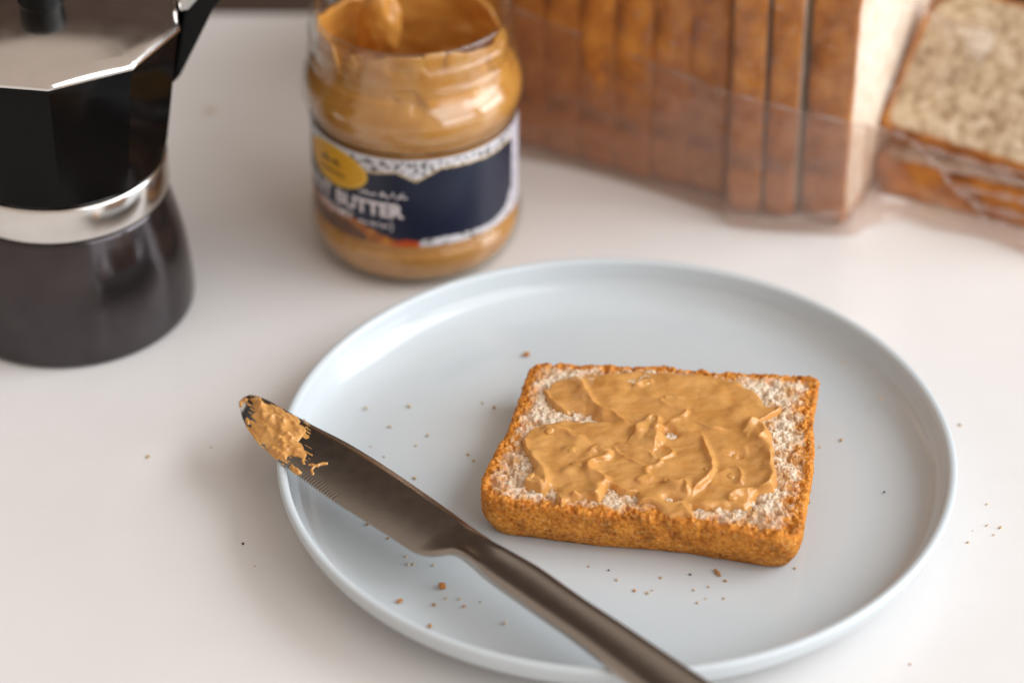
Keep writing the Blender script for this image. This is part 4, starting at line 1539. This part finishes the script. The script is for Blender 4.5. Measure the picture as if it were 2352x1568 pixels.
    V[:, 1] -= 0.0012 * fbm(np.c_[mm[:, 0] / 8, mm[:, 2] / 9, 0 * mm[:, 0]], 3, 821)
    o = mesh_obj('side_film', V, grid_faces(len(Ls), nb), M['film_clear'], root)
    sol = o.modifiers.new('thickness', 'SOLIDIFY')
    sol.thickness = 0.00006
    # condensation beads inside the film
    rnd = random.Random(11)
    VV, FF = [], []
    Vi, Fi = ico(2)
    for (x, y, s) in [(1465, 32, 1.5), (1547, 100, 1.6), (1430, 62, 0.9), (1622, 60, 1.0), (1690, 18, 1.1), (1720, 152, 1.0), (1782, 142, 0.8), (1790, 18, 1.1), (1860, 150, 0.7), (1900, 195, 0.6)] + \
            [(rnd.uniform(1380, 1930), rnd.uniform(0, 220), rnd.uniform(0.3, 0.75)) for _ in range(46)]:
        # place on the inner film
        best = None
        for i in sel[::3]:
            q = aty(x, y, P[i, 1] + 0.0012)
            e = abs(q[0] - P[i, 0])
            if best is None or e < best[0]:
                best = (e, q)
        q = best[1]
        b0 = len(VV)
        sc = np.array([1.0, 0.45, 1.2]) * s / 1000
        VV += (Vi * sc + q).tolist()
        FF += [tuple(j + b0 for j in f) for f in Fi]
    o = mesh_obj('condensation', np.array(VV), FF, M['water'], root)
    tag(o, None, None, kind='stuff')


build_bag()


# ------------------------------------------------------------------ crumbs
def crumb_mat(name, c):
    m, nt, b = mat(name)
    n1 = noise_node(nt, 1500, 3)
    cc = ramp(nt, n1.outputs[0], [(0.35, tuple(v * 0.75 for v in c)), (0.65, c)]).outputs[0]
    nt.links.new(cc, b.inputs['Base Color'])
    b.inputs['Roughness'].default_value = 0.8
    return m


def build_crumbs():
    mats = {'orange': crumb_mat('crumb_orange', (0.55, 0.22, 0.05)), 'pale': crumb_mat('crumb_pale', (0.70, 0.58, 0.44)),
            'brown': crumb_mat('crumb_brown', (0.52, 0.26, 0.08)), 'tan': crumb_mat('crumb_tan', (0.66, 0.46, 0.24)), 'dark': crumb_mat('crumb_dark', (0.07, 0.035, 0.018))}
    L = []

    def add(lst, fx, fy, where):
        for (x, y, s, c) in lst:
            L.append((fx(x), fy(y), s, c, where))
    z2x, z2y = (lambda x: (650 + 0.3826 * x) * 0.784), (lambda y: (1100 + 0.3826 * y) * 0.784)
    z6x, z6y = (lambda x: (750 + 0.6378 * x) * 0.784), (lambda y: (1400 + 0.6378 * y) * 0.784)
    z7x, z7y = (lambda x: (2100 + 0.8287 * x) * 0.784), (lambda y: (700 + 0.8287 * y) * 0.784)
    add([(1110, 250, .55, 'pale'), (1440, 237, .6, 'pale'), (1288, 392, .45, 'pale'), (1580, 460, .42, 'pale'), (1490, 535, .55, 'pale'), (1885, 603, .55, 'tan'), (1928, 652, .5, 'tan'),
         (1478, 787, .5, 'tan'), (1118, 1135, .55, 'brown'), (1272, 1243, .5, 'brown'), (1245, 620, .35, 'pale'), (1145, 540, .35, 'pale'), (1995, 210, .4, 'tan'), (2085, 248, .5, 'brown')],
        z2x, z2y, 'left')
    add([(1415, 1382, .55, 'pale'), (1425, 1443, .5, 'pale'), (1470, 1443, .42, 'pale'), (1620, 1450, .3, 'tan')], z2x, z2y, 'front')
    add([(162, 1285, .40, 'dark'), (252, 1455, .25, 'brown')], z2x, z2y, 'table_left')
    add([(618, 1310, .4, 'tan'), (434, 1338, .5, 'tan')], lambda x: x * 0.784, lambda y: y * 0.784, 'table_left')
    add([(855, 500, .85, 'orange'), (660, 567, .7, 'orange'), (818, 582, .5, 'brown'), (870, 553, .3, 'tan'), (935, 555, .4, 'tan'), (955, 588, .6, 'orange'), (1030, 567, .25, 'brown'),
         (798, 682, .55, 'brown'), (1145, 665, .6, 'pale')], z6x, z6y, 'front')
    add([(1528, 405, .35, 'brown'), (1620, 422, .38, 'dark'), (1660, 467, .6, 'pale'), (1738, 517, .6, 'orange'), (1798, 528, .5, 'tan'), (1820, 515, .35, 'tan'), (1860, 458, .4, 'tan'),
         (1995, 442, .3, 'dark'), (2157, 472, .5, 'brown'), (2080, 498, .35, 'tan'), (2015, 513, .35, 'pale'), (2150, 552, .45, 'tan'), (2065, 553, .3, 'tan'), (2028, 572, .35, 'tan')],
        z6x, z6y, 'before')
    add([(447, 437, .5, 'tan'), (580, 568, .5, 'tan'), (440, 712, .4, 'tan'), (365, 735, .35, 'tan'), (592, 894, .32, 'dark'), (322, 928, .6, 'brown'), (308, 1020, .5, 'tan'), (277, 1163, .4, 'tan')],
        z7x, z7y, 'right')
    add([(955, 937, .4, 'tan'), (955, 1012, .5, 'tan'), (1003, 1020, .6, 'tan'), (888, 1072, .45, 'tan'), (905, 1030, .25, 'tan'), (860, 657, .6, 'tan'), (683, 1502, .45, 'orange'),
         (980, 1045, .3, 'tan')], z7x, z7y, 'table_right')
    lab = {'left': 'tiny {} crumb on the plate between knife blade and bread', 'front': 'tiny {} crumb on the plate on the far side of the knife from the bread',
           'before': 'tiny {} crumb on the plate along the bread front crust beside the knife handle', 'right': 'tiny {} crumb on the plate between bread and the shaded rim',
           'table_left': 'tiny {} crumb on the table beside the knife tip', 'table_right': 'tiny {} crumb on the bare table beside the shaded plate rim'}
    names = {'orange': 'orange', 'pale': 'whitish', 'brown': 'brown', 'tan': 'tan', 'dark': 'blackish'}
    big = [((1541 * 0.784), (1041 * 0.784), 1.05, 'orange', 'single large orange crumb beside the far left corner of the bread'),
           (z6x(2120), z6y(437), 1.1, 'brown', 'long dark brown crust splinter at the foot of the bread front crust')]
    for j, (x, y, s, c, w) in enumerate(L):
        table = w.startswith('table')
        z0 = 0.0 if table else PLATE_FLOOR
        p = at(x, y, z0 + 0.0002)
        if not table:
            r = math.hypot(p[0], p[1])
            if r > 0.078:
                z0 = float(np.interp(r, [0.078, 0.086, 0.093, 0.099, 0.1036], [PLATE_FLOOR, 0.0063, 0.0072, 0.0091, 0.0122]))
                p = at(x, y, z0 + 0.0002)
        V, F = blob(s / 1000 * random.uniform(0.8, 1.45), 900 + j, (1.2, 0.85, 0.65), 2, 0.55, 1.6)
        th = random.uniform(0, 6.28)
        V = V @ np.array([[math.cos(th), math.sin(th), 0], [-math.sin(th), math.cos(th), 0], [0, 0, 1]])
        V[:, 2] -= V[:, 2].min()
        o = mesh_obj('crumb', V, F, mats[c], smooth=False)
        o.location = (p[0], p[1], z0 + 0.00002)
        tag(o, lab[w].format(names[c]), 'crumb', 'crumbs scattered from the bread')
    for j, (x, y, s, c, lb) in enumerate(big):
        p = at(x, y, PLATE_FLOOR + 0.0003)
        sc = (1.25, 0.8, 0.7) if j == 0 else (1.7, 0.5, 0.5)
        V, F = blob(s / 1000, 990 + j, sc, 3, 0.5, 1.6)
        th = 0.1 if j == 0 else 2.0
        V = V @ np.array([[math.cos(th), math.sin(th), 0], [-math.sin(th), math.cos(th), 0], [0, 0, 1]])
        V[:, 2] -= V[:, 2].min()
        o = mesh_obj('crumb', V, F, mats[c], smooth=False)
        o.location = (p[0], p[1], PLATE_FLOOR + 0.00002)
        tag(o, lb, 'crumb', 'crumbs scattered from the bread')


build_crumbs()
